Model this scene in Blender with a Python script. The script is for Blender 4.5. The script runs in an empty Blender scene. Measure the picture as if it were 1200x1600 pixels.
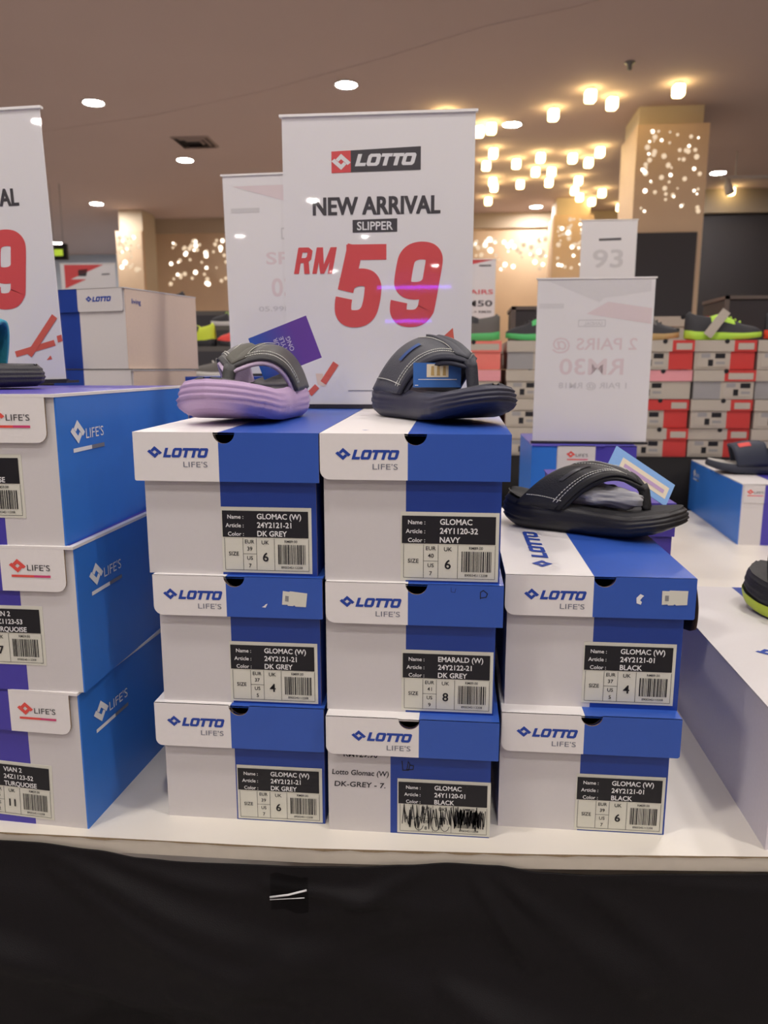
import bpy, bmesh, math, random
from mathutils import Vector, Matrix
random.seed(7)
C = bpy.context.scene.collection
S = bpy.context.scene
PI = math.pi

# ------------------------------------------------------------------ camera, world, exposure
cam_d = bpy.data.cameras.new('camera'); cam = bpy.data.objects.new('camera', cam_d); C.objects.link(cam)
cam.location = (0, 0, 1.27)
cam.rotation_euler = (math.radians(90 - 10.6), 0, math.radians(5.4))
cam_d.sensor_fit = 'VERTICAL'; cam_d.sensor_height = 36; cam_d.sensor_width = 27; cam_d.lens = 27.0
cam_d.clip_start = 0.05; cam_d.clip_end = 100
cam_d.dof.use_dof = True; cam_d.dof.focus_distance = 0.88; cam_d.dof.aperture_fstop = 7.5
S.camera = cam
w = bpy.data.worlds.new('world'); S.world = w; w.use_nodes = True
w.node_tree.nodes['Background'].inputs[0].default_value = (1, .95, .9, 1)
w.node_tree.nodes['Background'].inputs[1].default_value = .3
S.view_settings.view_transform = 'Standard'; S.view_settings.look = 'None'
S.view_settings.gamma = 1; S.view_settings.exposure = 0.95; S.view_settings.use_curve_mapping = False
S.cycles.use_denoising = True; S.cycles.max_bounces = 7; S.cycles.diffuse_bounces = 4
S.cycles.sample_clamp_indirect = 4; S.cycles.caustics_reflective = False; S.cycles.caustics_refractive = False
CEIL = 3.6
LAMP = 150.0      # downlight diffuser brightness
CUBE = 8.0        # cube lamp brightness
STAR = 2.2        # pinhole light brightness

# ------------------------------------------------------------------ materials
def lin(c):
    r = []
    for v in c[:3]:
        v = v/255.0
        r.append(v/12.92 if v <= .04045 else ((v+.055)/1.055)**2.4)
    return (*r, 1)
MATS = {}
def mat(name, rgb, rough=.6, coat=0, bump=0, scale=200, var=.04, metal=0, spec=.5, sheen=0):
    if name in MATS: return MATS[name]
    m = bpy.data.materials.new(name); m.use_nodes = True; nt = m.node_tree
    b = nt.nodes['Principled BSDF']; MATS[name] = m
    b.inputs['Roughness'].default_value = rough; b.inputs['Metallic'].default_value = metal
    b.inputs['Specular IOR Level'].default_value = spec
    b.inputs['Coat Weight'].default_value = coat; b.inputs['Coat Roughness'].default_value = .05
    if sheen: b.inputs['Sheen Weight'].default_value = sheen
    tc = nt.nodes.new('ShaderNodeTexCoord'); n = nt.nodes.new('ShaderNodeTexNoise')
    n.inputs['Scale'].default_value = scale; n.inputs['Detail'].default_value = 2
    nt.links.new(tc.outputs['Object'], n.inputs['Vector'])
    cr = nt.nodes.new('ShaderNodeMix'); cr.data_type = 'RGBA'
    c = lin(rgb)
    cr.inputs[6].default_value = tuple(min(1, x*(1-var)) for x in c[:3])+(1,)
    cr.inputs[7].default_value = tuple(min(1, x*(1+var)) for x in c[:3])+(1,)
    nt.links.new(n.outputs[0], cr.inputs[0]); nt.links.new(cr.outputs[2], b.inputs['Base Color'])
    if bump:
        bp = nt.nodes.new('ShaderNodeBump'); bp.inputs['Strength'].default_value = bump; bp.inputs['Distance'].default_value = .002
        nt.links.new(n.outputs[0], bp.inputs['Height']); nt.links.new(bp.outputs[0], b.inputs['Normal'])
    return m
def emis(name, rgb, s):
    m = bpy.data.materials.new(name); m.use_nodes = True; nt = m.node_tree
    for n in list(nt.nodes): nt.nodes.remove(n)
    o = nt.nodes.new('ShaderNodeOutputMaterial'); e = nt.nodes.new('ShaderNodeEmission')
    e.inputs[0].default_value = lin(rgb); e.inputs[1].default_value = s
    nt.links.new(e.outputs[0], o.inputs[0]); MATS[name] = m; return m
def gradient(name, c1, c2, axis, a, b_, rough=.45):
    """printed colour that runs from c1 to c2 along an object axis"""
    m = mat(name, c1, rough, var=0); nt = m.node_tree; b = nt.nodes['Principled BSDF']
    tc = nt.nodes.new('ShaderNodeTexCoord'); sx = nt.nodes.new('ShaderNodeSeparateXYZ'); mr = nt.nodes.new('ShaderNodeMapRange')
    mr.inputs[1].default_value = a; mr.inputs[2].default_value = b_
    mx = nt.nodes.new('ShaderNodeMix'); mx.data_type = 'RGBA'; mx.inputs[6].default_value = lin(c1); mx.inputs[7].default_value = lin(c2)
    nt.links.new(tc.outputs['Object'], sx.inputs[0]); nt.links.new(sx.outputs[axis], mr.inputs[0])
    nt.links.new(mr.outputs[0], mx.inputs[0]); nt.links.new(mx.outputs[2], b.inputs['Base Color']); return m
def clear(name, tint=(255, 255, 255), rough=.02, ior=1.45, boost=1.0):
    m = bpy.data.materials.new(name); m.use_nodes = True; nt = m.node_tree
    for n in list(nt.nodes): nt.nodes.remove(n)
    o = nt.nodes.new('ShaderNodeOutputMaterial'); t = nt.nodes.new('ShaderNodeBsdfTransparent'); g = nt.nodes.new('ShaderNodeBsdfGlossy')
    f = nt.nodes.new('ShaderNodeFresnel'); mx = nt.nodes.new('ShaderNodeMixShader')
    f.inputs[0].default_value = ior; t.inputs[0].default_value = lin(tint); g.inputs['Roughness'].default_value = rough
    ge = nt.nodes.new('ShaderNodeNewGeometry'); ml = nt.nodes.new('ShaderNodeMath'); ml.operation = 'SUBTRACT'; ml.use_clamp = True
    nt.links.new(f.outputs[0], ml.inputs[0]); nt.links.new(ge.outputs['Backfacing'], ml.inputs[1])
    nt.links.new(ml.outputs[0], mx.inputs[0]); nt.links.new(t.outputs[0], mx.inputs[1]); nt.links.new(g.outputs[0], mx.inputs[2])
    nt.links.new(mx.outputs[0], o.inputs[0]); MATS[name] = m; return m

WHITE = mat('white_card', (214, 210, 209), .55, var=.015)  # on box bodies the shade below the flaps is in this greyer white
LIDW = mat('white_lit_lid_card', (236, 232, 229), .42, var=.015)  # lids: brighter copy of the body white, light put into the colour
BLUE = mat('printed_blue_card', (29, 64, 154), .4, var=.03, scale=60)  # on box bodies darkened to carry the shade below the lid
LIDB = mat('printed_blue_lit_lid_card', (50, 90, 182), .34, var=.03, scale=60)  # lids: lit copy of the body blue
LBLUE = mat('printed_bright_blue_card', (48, 118, 212), .4, var=.03, scale=60)
PURPLE = mat('printed_violet_card', (72, 62, 168), .38, var=.03, scale=60)
KRAFT = mat('kraft_card', (150, 124, 96), .8, bump=.2)
DARKIN = mat('dark_card_inside', (60, 48, 40), .9)
STICKER = mat('sticker_paper', (220, 219, 205), .45, var=.01)
INK = mat('black_ink', (18, 18, 24), .5, var=.02)
SOFTINK = mat('grey_ink', (120, 122, 135), .6, var=.02)
LOGOBLUE = mat('logo_blue_ink', (30, 68, 165), .5, var=.02)
LOGORED = mat('logo_orange_ink', (232, 84, 74), .5, var=.02)
LOGOPINK = mat('logo_pink_ink', (214, 70, 120), .5, var=.02)
PRINTW = mat('white_ink', (236, 236, 236), .5, var=.01)
PAPER = mat('sign_paper', (240, 238, 238), .6, var=.01)
SIGNRED = mat('sign_red_ink', (226, 84, 86), .5, var=.02)  # red lightened: reflections over the print are put into the colour
SIGNORANGE = mat('sign_orange_ink', (226, 104, 88), .5, var=.02)
SIGNDARK = mat('sign_dark_ink', (70, 68, 72), .5, var=.02)  # lightened too, with the sign reflections in its tone
FAINTR = mat('faint_red_show_through', (232, 217, 218), .6, var=.01)
FAINTG = mat('faint_grey_show_through', (216, 214, 214), .6, var=.01)
PEACH = mat('pale_peach_ink', (238, 214, 196), .6, var=.01)
ACRYL = clear('clear_acrylic')
TAPE = clear('clear_tape', (205, 205, 205), .12, 1.5)
TABLE = mat('white_laminate', (232, 226, 214), .35, var=.02, scale=30)
CHIP = mat('chipped_board_edge', (150, 130, 100), .9, bump=.5, scale=300, var=.25)
EDGE = mat('board_edge_band', (206, 198, 182), .6, var=.05, scale=80)
CLOTH = mat('black_cloth', (16, 13, 15), .65, bump=.2, scale=900, spec=.25)
METAL = mat('grey_metal', (130, 130, 130), .4, metal=.8)
M_EMIT = emis('downlight_diffuser', (255, 248, 243), LAMP)
M_CUBE = emis('cube_lamp_glow', (255, 222, 150), CUBE)
M_STAR = emis('pinhole_glow', (255, 240, 220), STAR)
M_STARDIM = emis('pinhole_glow_dim', (255, 225, 190), STAR*.22)
M_VIOLET = emis('violet_led_glow', (120, 60, 255), 16)

# ------------------------------------------------------------------ mesh builder
_txt = {}
def text_shape(s, bold):
    k = (s, round(bold, 4))
    if k in _txt: return _txt[k]
    cu = bpy.data.curves.new('t', 'FONT'); cu.body = s; cu.size = 1; cu.offset = bold; cu.resolution_u = 3
    o = bpy.data.objects.new('t', cu); C.objects.link(o)
    dg = bpy.context.evaluated_depsgraph_get(); dg.update()
    me = bpy.data.meshes.new_from_object(o.evaluated_get(dg))
    vs = [(v.co.x, v.co.y) for v in me.vertices]; fs = [tuple(p.vertices) for p in me.polygons]
    bpy.data.objects.remove(o); bpy.data.curves.remove(cu); bpy.data.meshes.remove(me)
    _txt[k] = (vs, fs); return _txt[k]

class MB:
    def __init__(s): s.v = []; s.f = []; s.m = []; s.sm = []
    def add(s, vs, fs, mi=0, T=None, smooth=False):
        n = len(s.v)
        for p in vs:
            p = Vector(p) if len(p) == 3 else Vector((p[0], p[1], 0))
            s.v.append(tuple(T @ p) if T is not None else tuple(p))
        for f in fs: s.f.append([n+i for i in f]); s.m.append(mi); s.sm.append(smooth)
        return s
    def box(s, a, b, mi=0, T=None):
        x0, y0, z0 = a; x1, y1, z1 = b
        vs = [(x0,y0,z0),(x1,y0,z0),(x1,y1,z0),(x0,y1,z0),(x0,y0,z1),(x1,y0,z1),(x1,y1,z1),(x0,y1,z1)]
        return s.add(vs, [(3,2,1,0),(4,5,6,7),(0,1,5,4),(1,2,6,5),(2,3,7,6),(3,0,4,7)], mi, T)
    def poly(s, pts, th=0, mi=0, T=None, side=None):
        """flat outline in local xy, given thickness th below it (local -z)"""
        n = len(pts)
        if not th: return s.add([(p[0], p[1], 0) for p in pts], [tuple(range(n))], mi, T)
        vs = [(p[0], p[1], 0) for p in pts]+[(p[0], p[1], -th) for p in pts]
        s.add(vs, [tuple(range(n)), tuple(range(2*n-1, n-1, -1))], mi, T)
        fs = [((i+1) % n, i, n+i, n+(i+1) % n) for i in range(n)]
        return s.add(vs, fs, mi if side is None else side, T)
    def stroke(s, path, wd, mi=0, T=None, closed=False, wfun=None):
        n = len(path); L = []; R = []
        P = [Vector((p[0], p[1])) for p in path]
        for i in range(n):
            a = P[(i-1) % n] if closed or i > 0 else None
            b = P[(i+1) % n] if closed or i < n-1 else None
            d1 = (P[i]-a).normalized() if a is not None else None
            d2 = (b-P[i]).normalized() if b is not None else None
            if d1 is None: d1 = d2
            if d2 is None: d2 = d1
            nn = Vector((-(d1.y+d2.y), d1.x+d2.x))
            if nn.length < 1e-6: nn = Vector((-d1.y, d1.x))
            nn.normalize(); c = max(.45, nn.dot(Vector((-d1.y, d1.x))))
            hw = (wfun(i/(n-1)) if wfun else wd)/2/c
            L.append(P[i]+nn*hw); R.append(P[i]-nn*hw)
        vs = [tuple(p) for p in L]+[tuple(p) for p in R]
        k = n if closed else n-1
        return s.add(vs, [(n+i, n+(i+1) % n, (i+1) % n, i) for i in range(k)], mi, T)
    def text(s, T, st, size, mi=0, bold=0, sx=1, shear=0, align='L', x=0, y=0, width=None):
        if bold >= .03:
            for k, (a, b) in enumerate(((-1, -.6), (1, -.6), (-1, .6), (1, .6))):
                s.text(T @ Matrix.Translation((0, 0, .00006*k)), st, size, mi, .004, sx, shear, align, x+a*bold*size*.5, y+b*bold*size*.5, width)
            return s
        vs, fs = text_shape(st, bold)
        if not vs: return s
        xa = min(p[0] for p in vs); xb = max(p[0] for p in vs)
        if width: sx = width/((xb-xa)*size)
        off = {'L': 0, 'C': -(xb-xa)/2, 'R': -(xb-xa)}[align]
        out = [(x+((p[0]-xa+off)*sx+p[1]*shear)*size, y+p[1]*size) for p in vs]
        return s.add(out, fs, mi, T)
    def tube(s, pts, r, mi=0, n=8, T=None, cap=True):
        pts = [Vector(p) for p in pts]; vs = []; fs = []
        for i, p in enumerate(pts):
            d = (pts[min(i+1, len(pts)-1)]-pts[max(i-1, 0)]).normalized()
            u = d.cross(Vector((0, 0, 1)))
            if u.length < 1e-3: u = d.cross(Vector((0, 1, 0)))
            u.normalize(); v = d.cross(u)
            rr = r[i] if isinstance(r, (list, tuple)) else r
            for k in range(n):
                a = 2*PI*k/n; vs.append(p+(u*math.cos(a)+v*math.sin(a))*rr)
        for i in range(len(pts)-1):
            for k in range(n):
                fs.append((i*n+k, i*n+(k+1) % n, (i+1)*n+(k+1) % n, (i+1)*n+k))
        if cap: fs += [tuple(range(n-1, -1, -1)), tuple(range((len(pts)-1)*n, len(pts)*n))]
        return s.add([tuple(v) for v in vs], fs, mi, T, True)
    def disc(s, c, r, mi=0, n=12, T=None):
        return s.add([(c[0]+r*math.cos(2*PI*k/n), c[1]+r*math.sin(2*PI*k/n), c[2] if len(c) > 2 else 0) for k in range(n)], [tuple(range(n))], mi, T)
    def lathe(s, prof, mi=0, n=24, T=None):
        vs = []; fs = []
        for r, z in prof:
            for k in range(n): vs.append((r*math.cos(2*PI*k/n), r*math.sin(2*PI*k/n), z))
        for i in range(len(prof)-1):
            for k in range(n): fs.append((i*n+k, i*n+(k+1) % n, (i+1)*n+(k+1) % n, (i+1)*n+k))
        return s.add(vs, fs, mi, T, True)
    def grid(s, rows, mi=0, T=None, smooth=True, flip=False):
        nu = len(rows); nv = len(rows[0]); vs = [p for r in rows for p in r]
        fs = [(i*nv+j, i*nv+j+1, (i+1)*nv+j+1, (i+1)*nv+j) for i in range(nu-1) for j in range(nv-1)]
        if flip: fs = [f[::-1] for f in fs]
        return s.add(vs, fs, mi, T, smooth)
    def build(s, name, mats, parent=None, loc=None, rot=None, solid=0):
        me = bpy.data.meshes.new(name); me.from_pydata(s.v, [], s.f)
        for m in (mats if isinstance(mats, (list, tuple)) else [mats]): me.materials.append(m)
        for p, mi, sm in zip(me.polygons, s.m, s.sm): p.material_index = mi; p.use_smooth = sm
        me.update()
        o = bpy.data.objects.new(name, me); C.objects.link(o)
        if parent: o.parent = parent
        if loc: o.location = loc
        if rot: o.rotation_euler = rot
        if solid:
            md = o.modifiers.new('thickness', 'SOLIDIFY'); md.thickness = solid; md.offset = 0
        return o

def tag(o, label, cat, group=None, kind=None):
    if label: o['label'] = label
    if cat: o['category'] = cat
    if group: o['group'] = group
    if kind: o['kind'] = kind
    return o
def thing(name, label, cat, loc=(0, 0, 0), rz=0, group=None, rot=None):
    o = bpy.data.objects.new(name, None); o.empty_display_size = .05; C.objects.link(o)
    o.location = loc; o.rotation_euler = rot if rot else (0, 0, rz)
    return tag(o, label, cat, group)
def struct(name, mb, mats, **k):
    o = mb.build(name, mats, **k); o['kind'] = 'structure'; return o
def FR(x=0, y=0, z=0):      # print plane facing -Y: local x -> +x, local y -> +z
    return Matrix.Translation((x, y, z)) @ Matrix.Rotation(PI/2, 4, 'X')
def BK(x=0, y=0, z=0):      # facing +Y
    return Matrix.Translation((x, y, z)) @ Matrix.Rotation(PI, 4, 'Z') @ Matrix.Rotation(PI/2, 4, 'X')
def RT(x=0, y=0, z=0):      # facing +X
    return Matrix.Translation((x, y, z)) @ Matrix.Rotation(PI/2, 4, 'Z') @ Matrix.Rotation(PI/2, 4, 'X')
def LF(x=0, y=0, z=0):      # facing -X
    return Matrix.Translation((x, y, z)) @ Matrix.Rotation(-PI/2, 4, 'Z') @ Matrix.Rotation(PI/2, 4, 'X')
def TP(x=0, y=0, z=0, a=0):  # facing up
    return Matrix.Translation((x, y, z)) @ Matrix.Rotation(a, 4, 'Z')

# ------------------------------------------------------------------ logos
def diamond(mb, T, x, y, h, mi):
    """interlocked double-diamond mark, height h, centred on x, y"""
    k = h/2
    out = [(0,1),(1.0,.15),(.62,-.18),(0,.34),(-.36,.02),(-.72,.30)]
    mb.poly([(x+a*k, y+b*k) for a, b in out], 0, mi, T)
    mb.poly([(x-a*k, y-b*k) for a, b in out], 0, mi, T)
    mb.poly([(x+a*k, y+b*k) for a, b in [(.62,-.18),(1.0,.15),(1.28,-.1),(.86,-.42)]], 0, mi, T)
    mb.poly([(x-a*k, y-b*k) for a, b in [(.62,-.18),(1.0,.15),(1.28,-.1),(.86,-.42)]], 0, mi, T)
def wordmark(mb, T, x, y, h, mi, wd=None):
    """LOTTO in heavy slanted squared capitals, lower left at x, y"""
    total = 5.25; sx = (wd/h/total) if wd else 1; sh = .3
    def pt(p, ox): return (x+((ox+p[0])*sx+p[1]*sh)*h, y+p[1]*h)
    def P(pts, ox): mb.poly([pt(p, ox) for p in pts], 0, mi, T)
    def L(ox): P([(0,0),(.92,0),(.92,.27),(.36,.27),(.36,1),(0,1)], ox)
    def Tt(ox): P([(.32,0),(.68,0),(.68,.73),(1.02,.73),(1.02,1),(0,1),(0,.73),(.32,.73)], ox)
    def O(ox):
        o = [(.16,0),(.98,0),(1.14,.16),(1.14,.84),(.98,1),(.16,1),(0,.84),(0,.16)]
        i = [(.38,.26),(.74,.26),(.78,.3),(.78,.7),(.74,.74),(.38,.74),(.34,.7),(.34,.3)]
        vs = [pt(p, ox) for p in o]+[pt(p, ox) for p in i]
        mb.add(vs, [(k, (k+1) % 8, 8+(k+1) % 8, 8+k) for k in range(8)], mi, T)
    L(0); O(.98); Tt(2.16); Tt(3.12); O(4.12)
def lotto_logo(parent, T, x, y, wd, mats=None, sub=True, name='printed_logo', hk=.155):
    """diamond + LOTTO + small LIFE'S line; x,y lower left of the wordmark row, wd full width"""
    mb = MB(); h = wd*hk
    diamond(mb, T, x+wd*.10, y+h*.55, h*1.25, 0)
    wordmark(mb, T, x+wd*.235, y, h, 0, wd*.72)
    if sub: mb.text(T, "LIFE'S", h*.82, 1, 0, align='L', x=x+wd*.57, y=y-h*1.0, width=wd*.40)
    return mb.build(name, mats or [LOGOBLUE, SOFTINK], parent)
def lifes_logo(parent, T, x, y, h, mats, name='printed_logo'):
    mb = MB()
    diamond(mb, T, x+h*.5, y+h*.62, h*1.0, 0)
    mb.text(T, "LIFE'S", h*.62, 1, .0, align='L', x=x+h*1.22, y=y+h*.28, width=h*1.72)
    mb.poly([(x, y-h*.22), (x+h*1.7, y-h*.22), (x+h*1.7, y-h*.05), (x, y-h*.05)], 0, 0, T)
    mb.poly([(x+h*1.7, y-h*.22), (x+h*2.95, y-h*.22), (x+h*2.95, y-h*.05), (x+h*1.7, y-h*.05)], 0, 2, T)
    return mb.build(name, mats, parent)

# ------------------------------------------------------------------ size sticker
def size_label(parent, T, wd, ht, lines, eur, uk, us, scribble=False, price='RM89.00'):
    s = MB().poly([(0,0),(wd,0),(wd,ht),(0,ht)], .0004, 0, T @ Matrix.Translation((0,0,.0005)))
    st = s.build('size_label', [STICKER], parent)
    T2 = T @ Matrix.Translation((0, 0, .0009)); T3 = T @ Matrix.Translation((0, 0, .0013))
    p = MB(); hy = ht*.545
    p.poly([(wd*.012,hy),(wd*.965,hy),(wd*.965,ht*.945),(wd*.012,ht*.945)], 0, 0, T2)
    for k, (a, b) in enumerate(zip(('Name :', 'Article :', 'Color :'), lines)):
        yy = ht*(.825-.13*k)
        p.text(T3, a, ht*.085, 1, .012, x=wd*.25, y=yy, align='R')
        p.text(T3, b, ht*.115, 1, .02, x=wd*.40, y=yy, sx=.95)
    def line(x0, y0, x1, y1): p.stroke([(x0*wd, y0*ht), (x1*wd, y1*ht)], .0004, 0, T2)
    line(.03,.04,.965,.04); line(.03,.04,.03,.53); line(.235,.04,.235,.53); line(.385,.04,.385,.53); line(.585,.04,.585,.53)
    line(.235,.29,.385,.29); line(.965,.04,.965,.53)
    p.text(T2, 'SIZE', ht*.085, 0, .01, x=wd*.13, y=ht*.26, align='C')
    p.text(T2, 'EUR', ht*.08, 0, .01, x=wd*.31, y=ht*.45, align='C'); p.text(T2, eur, ht*.085, 0, .01, x=wd*.31, y=ht*.34, align='C')
    p.text(T2, 'US', ht*.08, 0, .01, x=wd*.31, y=ht*.20, align='C'); p.text(T2, us, ht*.085, 0, .01, x=wd*.31, y=ht*.08, align='C')
    p.text(T2, 'UK', ht*.085, 0, .01, x=wd*.485, y=ht*.44, align='C'); p.text(T2, uk, ht*.19, 0, .03, x=wd*.485, y=ht*.18, align='C')
    p.text(T2, price, ht*.055, 0, .008, x=wd*.77, y=ht*.47, align='C')
    p.build('printed_text', [INK, PRINTW], st)
    b = MB(); rnd = random.Random(str(lines)+uk); x = .625
    while x < .925:
        bw = rnd.choice((.006, .006, .01, .014)); b.poly([(x*wd,ht*.14),((x+bw)*wd,ht*.14),((x+bw)*wd,ht*.44),(x*wd,ht*.44)], 0, 0, T2); x += bw+rnd.choice((.006, .008, .011))
    b.text(T2, '8900345112208', ht*.05, 0, .006, x=wd*.775, y=ht*.075, align='C')
    b.build('barcode', [INK], st)
    if scribble:
        m = MB(); rnd = random.Random(5); T4 = T @ Matrix.Translation((0, 0, .0017))
        pts = []
        n = 64
        for k in range(n):
            u = k/(n-1); pts.append((wd*(.05+.88*u+rnd.uniform(-.02, .02)), ht*((.51 if k % 2 else .17)+rnd.uniform(-.08, .04))))
        for a, b in zip(pts[:-1], pts[1:]): m.stroke([a, b], .0009, 0, T4)
        pts = []
        for k in range(46):
            u = k/45; pts.append((wd*(.62+.3*u+rnd.uniform(-.03, .03)), ht*((.47 if k % 2 else .2)+rnd.uniform(-.05, .05))))
        for a, b in zip(pts[:-1], pts[1:]): m.stroke([a, b], .0009, 0, T4)
        for cx in (.22, .4, .5):
            m.stroke([(wd*(cx+.045*math.cos(a*.5)+.01*a/6), ht*(.2+.13*math.sin(a*.5))) for a in range(13)], .0007, 0, T4)
        m.build('pen_scribble', [INK], st)
    return st

# ------------------------------------------------------------------ shoe boxes of the centre stacks
def notched(x0, x1, z0, z1, nx, nr, r0=0, r1=0):
    """panel outline with a half-round finger cut in its top edge and rounded lower corners"""
    p = []
    if r0: p += [(x0+r0-r0*math.sin(a), z0+r0-r0*math.cos(a)) for a in [PI/2*k/5 for k in range(5, -1, -1)]]
    else: p.append((x0, z0))
    if r1: p += [(x1-r1+r1*math.sin(a), z0+r1-r1*math.cos(a)) for a in [PI/2*k/5 for k in range(6)]]
    else: p.append((x1, z0))
    p.append((x1, z1))
    if nx is not None:
        if nx+nr < x1-1e-4: p.append((nx+nr, z1))
        for k in range(1, 12):
            a = PI*k/12; q = (nx+nr*math.cos(a), z1-nr*1.0*math.sin(a))
            if x0-1e-5 <= q[0] <= x1+1e-5: p.append(q)
        if nx-nr > x0+1e-4: p.append((nx-nr, z1))
    p.append((x0, z1))
    return p
def split_notched(x0, xs, x1, z0, z1, nx, nr, r0=0, r1=0):
    """the same panel as two outlines, left and right of xs"""
    full = notched(x0, x1, z0, z1, nx, nr, r0, r1)
    def clip(pts, keep):
        out = []
        for i in range(len(pts)):
            a, b = pts[i], pts[(i+1) % len(pts)]
            ia, ib = keep*(a[0]-xs) <= 0, keep*(b[0]-xs) <= 0
            if ia: out.append(a)
            if ia != ib:
                t = (xs-a[0])/(b[0]-a[0]); out.append((xs, a[1]+t*(b[1]-a[1])))
        return out
    return clip(full, 1), clip(full, -1)

def lotto_box(label, y, xl, xr, z0, z1, ll, lr, fz, bs, ls, nx, lab, lines, sizes, d=.40, rise=0, logo_x=.0165, logo_w=.066, rr=(.010, 0),
              scribble=False, top_logo=False, leftflap=False, rz=0):
    cx = (xl+xr)/2; W = (xr-xl)/2; H = z1-z0-.0022; t = .0018; nr = .0118
    root = thing('shoe_box', label, 'shoe box', (cx, y, z0), rz, 'white and blue shoe boxes in the centre stacks')
    X = lambda a: a-cx
    nx = X(nx)
    b = MB()
    A, B2 = split_notched(-W, X(bs), W, 0, H, nx, nr)
    b.poly(A, t, 0, FR(), 3); b.poly(B2, t, 1, FR(), 3)
    Hb = H+rise
    for sx, mi in ((-1, 0), (1, 1)):
        x0, x1 = (-W, -W+t) if sx < 0 else (W-t, W)
        vs = [(x0,t,0),(x1,t,0),(x1,d-t,0),(x0,d-t,0),(x0,t,H),(x1,t,H),(x1,d-t,Hb),(x0,d-t,Hb)]
        b.add(vs, [(3,2,1,0),(4,5,6,7),(0,1,5,4),(1,2,6,5),(2,3,7,6),(3,0,4,7)], mi)
    b.box((-W, d-t, 0), (X(bs), d, Hb), 0); b.box((X(bs), d-t, 0), (W, d, Hb), 1)
    b.box((-W+t, t, 0), (W-t, d-t, t), 2)
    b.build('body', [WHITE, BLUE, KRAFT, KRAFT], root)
    # lid: top panel plus front flap with the finger cut
    l = MB(); L0, L1, LS = X(ll), X(lr), X(ls)
    fz0 = fz-z0; Ht = H+.0022; yf = -.0085
    A, B2 = split_notched(L0, LS, L1, fz0, Ht, nx, nr, rr[0], rr[1])
    l.poly(A, .0018, 0, FR(0, yf), 2); l.poly(B2, .0018, 1, FR(0, yf), 2)
    for x0, x1, mi in ((L0, LS, 0), (LS, L1, 1)):
        vs = [(x0,yf,Ht-.002),(x1,yf,Ht-.002),(x1,d+.002,Hb+.0002),(x0,d+.002,Hb+.0002),(x0,yf,Ht),(x1,yf,Ht),(x1,d+.002,Hb+.0022),(x0,d+.002,Hb+.0022)]
        fs = [(3,2,1,0),(4,5,6,7),(1,2,6,5),(2,3,7,6),(3,0,4,7)]
        l.add(vs, fs[:1]+fs[1:], mi)
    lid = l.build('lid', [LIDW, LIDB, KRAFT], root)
    lotto_logo(lid, FR(0, yf-.0003), L0+logo_x, Ht-.027, logo_w)
    if top_logo:
        lotto_logo(lid, TP(L0+.055, .022, Ht+.0006, PI/2), 0, 0, .20, sub=False, hk=.095)
    sl = MB()
    lx, lz, lw, lh = lab
    size_label(root, FR(lx-cx, 0, max(.001, lz-z0)), lw, lh, lines, *sizes, scribble=scribble)
    return root, lid, (cx, y, z0, L0, L1, H, yf)

# ------------------------------------------------------------------ ROOM
struct('floor', MB().box((-10, -18.2, -.05), (9, 16.2, 0)), mat('floor_tile', (192, 186, 182), .35, scale=3))
CEILM = mat('ceiling_paint', (204, 184, 178), .9, scale=1, var=.03)
struct('ceiling', MB().box((-10, -18.2, CEIL), (9, 16.2, CEIL+.1)), CEILM)
WOOD = mat('pale_wood_panel', (224, 196, 164), .6, scale=4, var=.06)
COOL = mat('cool_grey_wall', (196, 208, 222), .8, scale=2)
DARKW = mat('charcoal_wall', (62, 60, 64), .7, scale=2)
CREAM = mat('cream_paint', (214, 200, 176), .8, scale=2)
struct('wall_left', MB().box((-10.1, -18.2, 0), (-10, 16.2, CEIL)), CREAM)
struct('wall_right', MB().box((9, -18.2, 0), (9.1, 16.2, CEIL)), CREAM)
struct('wall_front', MB().box((-10, -18.3, 0), (9, -18.2, CEIL)), CREAM)
struct('wall_back_left', MB().box((-10, 16.1, 0), (-5.0, 16.2, CEIL)), COOL)
wb = struct('wall_back', MB().box((-5.15, 12.5, 0), (2.6, 12.6, 3.38)), WOOD)
struct('wall_back_side', MB().box((-5.15, 12.6, 0), (-5.05, 16.1, CEIL)), COOL)
struct('trim_1', MB().box((-5.15, 12.45, 3.38), (2.6, 12.62, CEIL)), mat('bulkhead_paint', (196, 180, 158), .8))
struct('wall_back_right', MB().box((2.62, 11.2, 0), (9, 11.3, 3.3)), DARKW)
struct('trim_2', MB().box((2.62, 11.12, 3.3), (9, 11.32, CEIL)), mat('bulkhead_paint_dark', (150, 138, 124), .8))
# shallow curved step in the ceiling plaster
pts = [(-6.5,8.5),(-4.725,8.056),(-2.878,7.517),(-1.642,6.959),(-.602,6.369),(.155,5.882),(.729,5.648),(1.6,5.1)]
st = MB(); st.tube([(a, b, CEIL) for a, b in pts], .005, 0, 6)
struct('trim_3', st, CEILM)
def dots(parent, T, xs, zs, n, seed, r=(.008, .02), bright=.35, name='pinhole_lights'):
    rnd = random.Random(seed); mb = MB()
    for k in range(n):
        x = rnd.uniform(*xs); z = zs[1]-(zs[1]-zs[0])*rnd.random()**1.5
        mb.disc((x, z, 0), rnd.uniform(*r), 0 if rnd.random() < bright else 1, 10, T)
    return mb.build(name, [M_STAR, M_STARDIM], parent)
dots(wb, FR(0, 12.496, 0), (-4.65, -3.2), (2.55, 3.27), 80, 3, (.015, .036))
dots(wb, FR(0, 12.496, 0), (.2, 1.35), (2.75, 3.22), 60, 4, (.012, .04))
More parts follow.
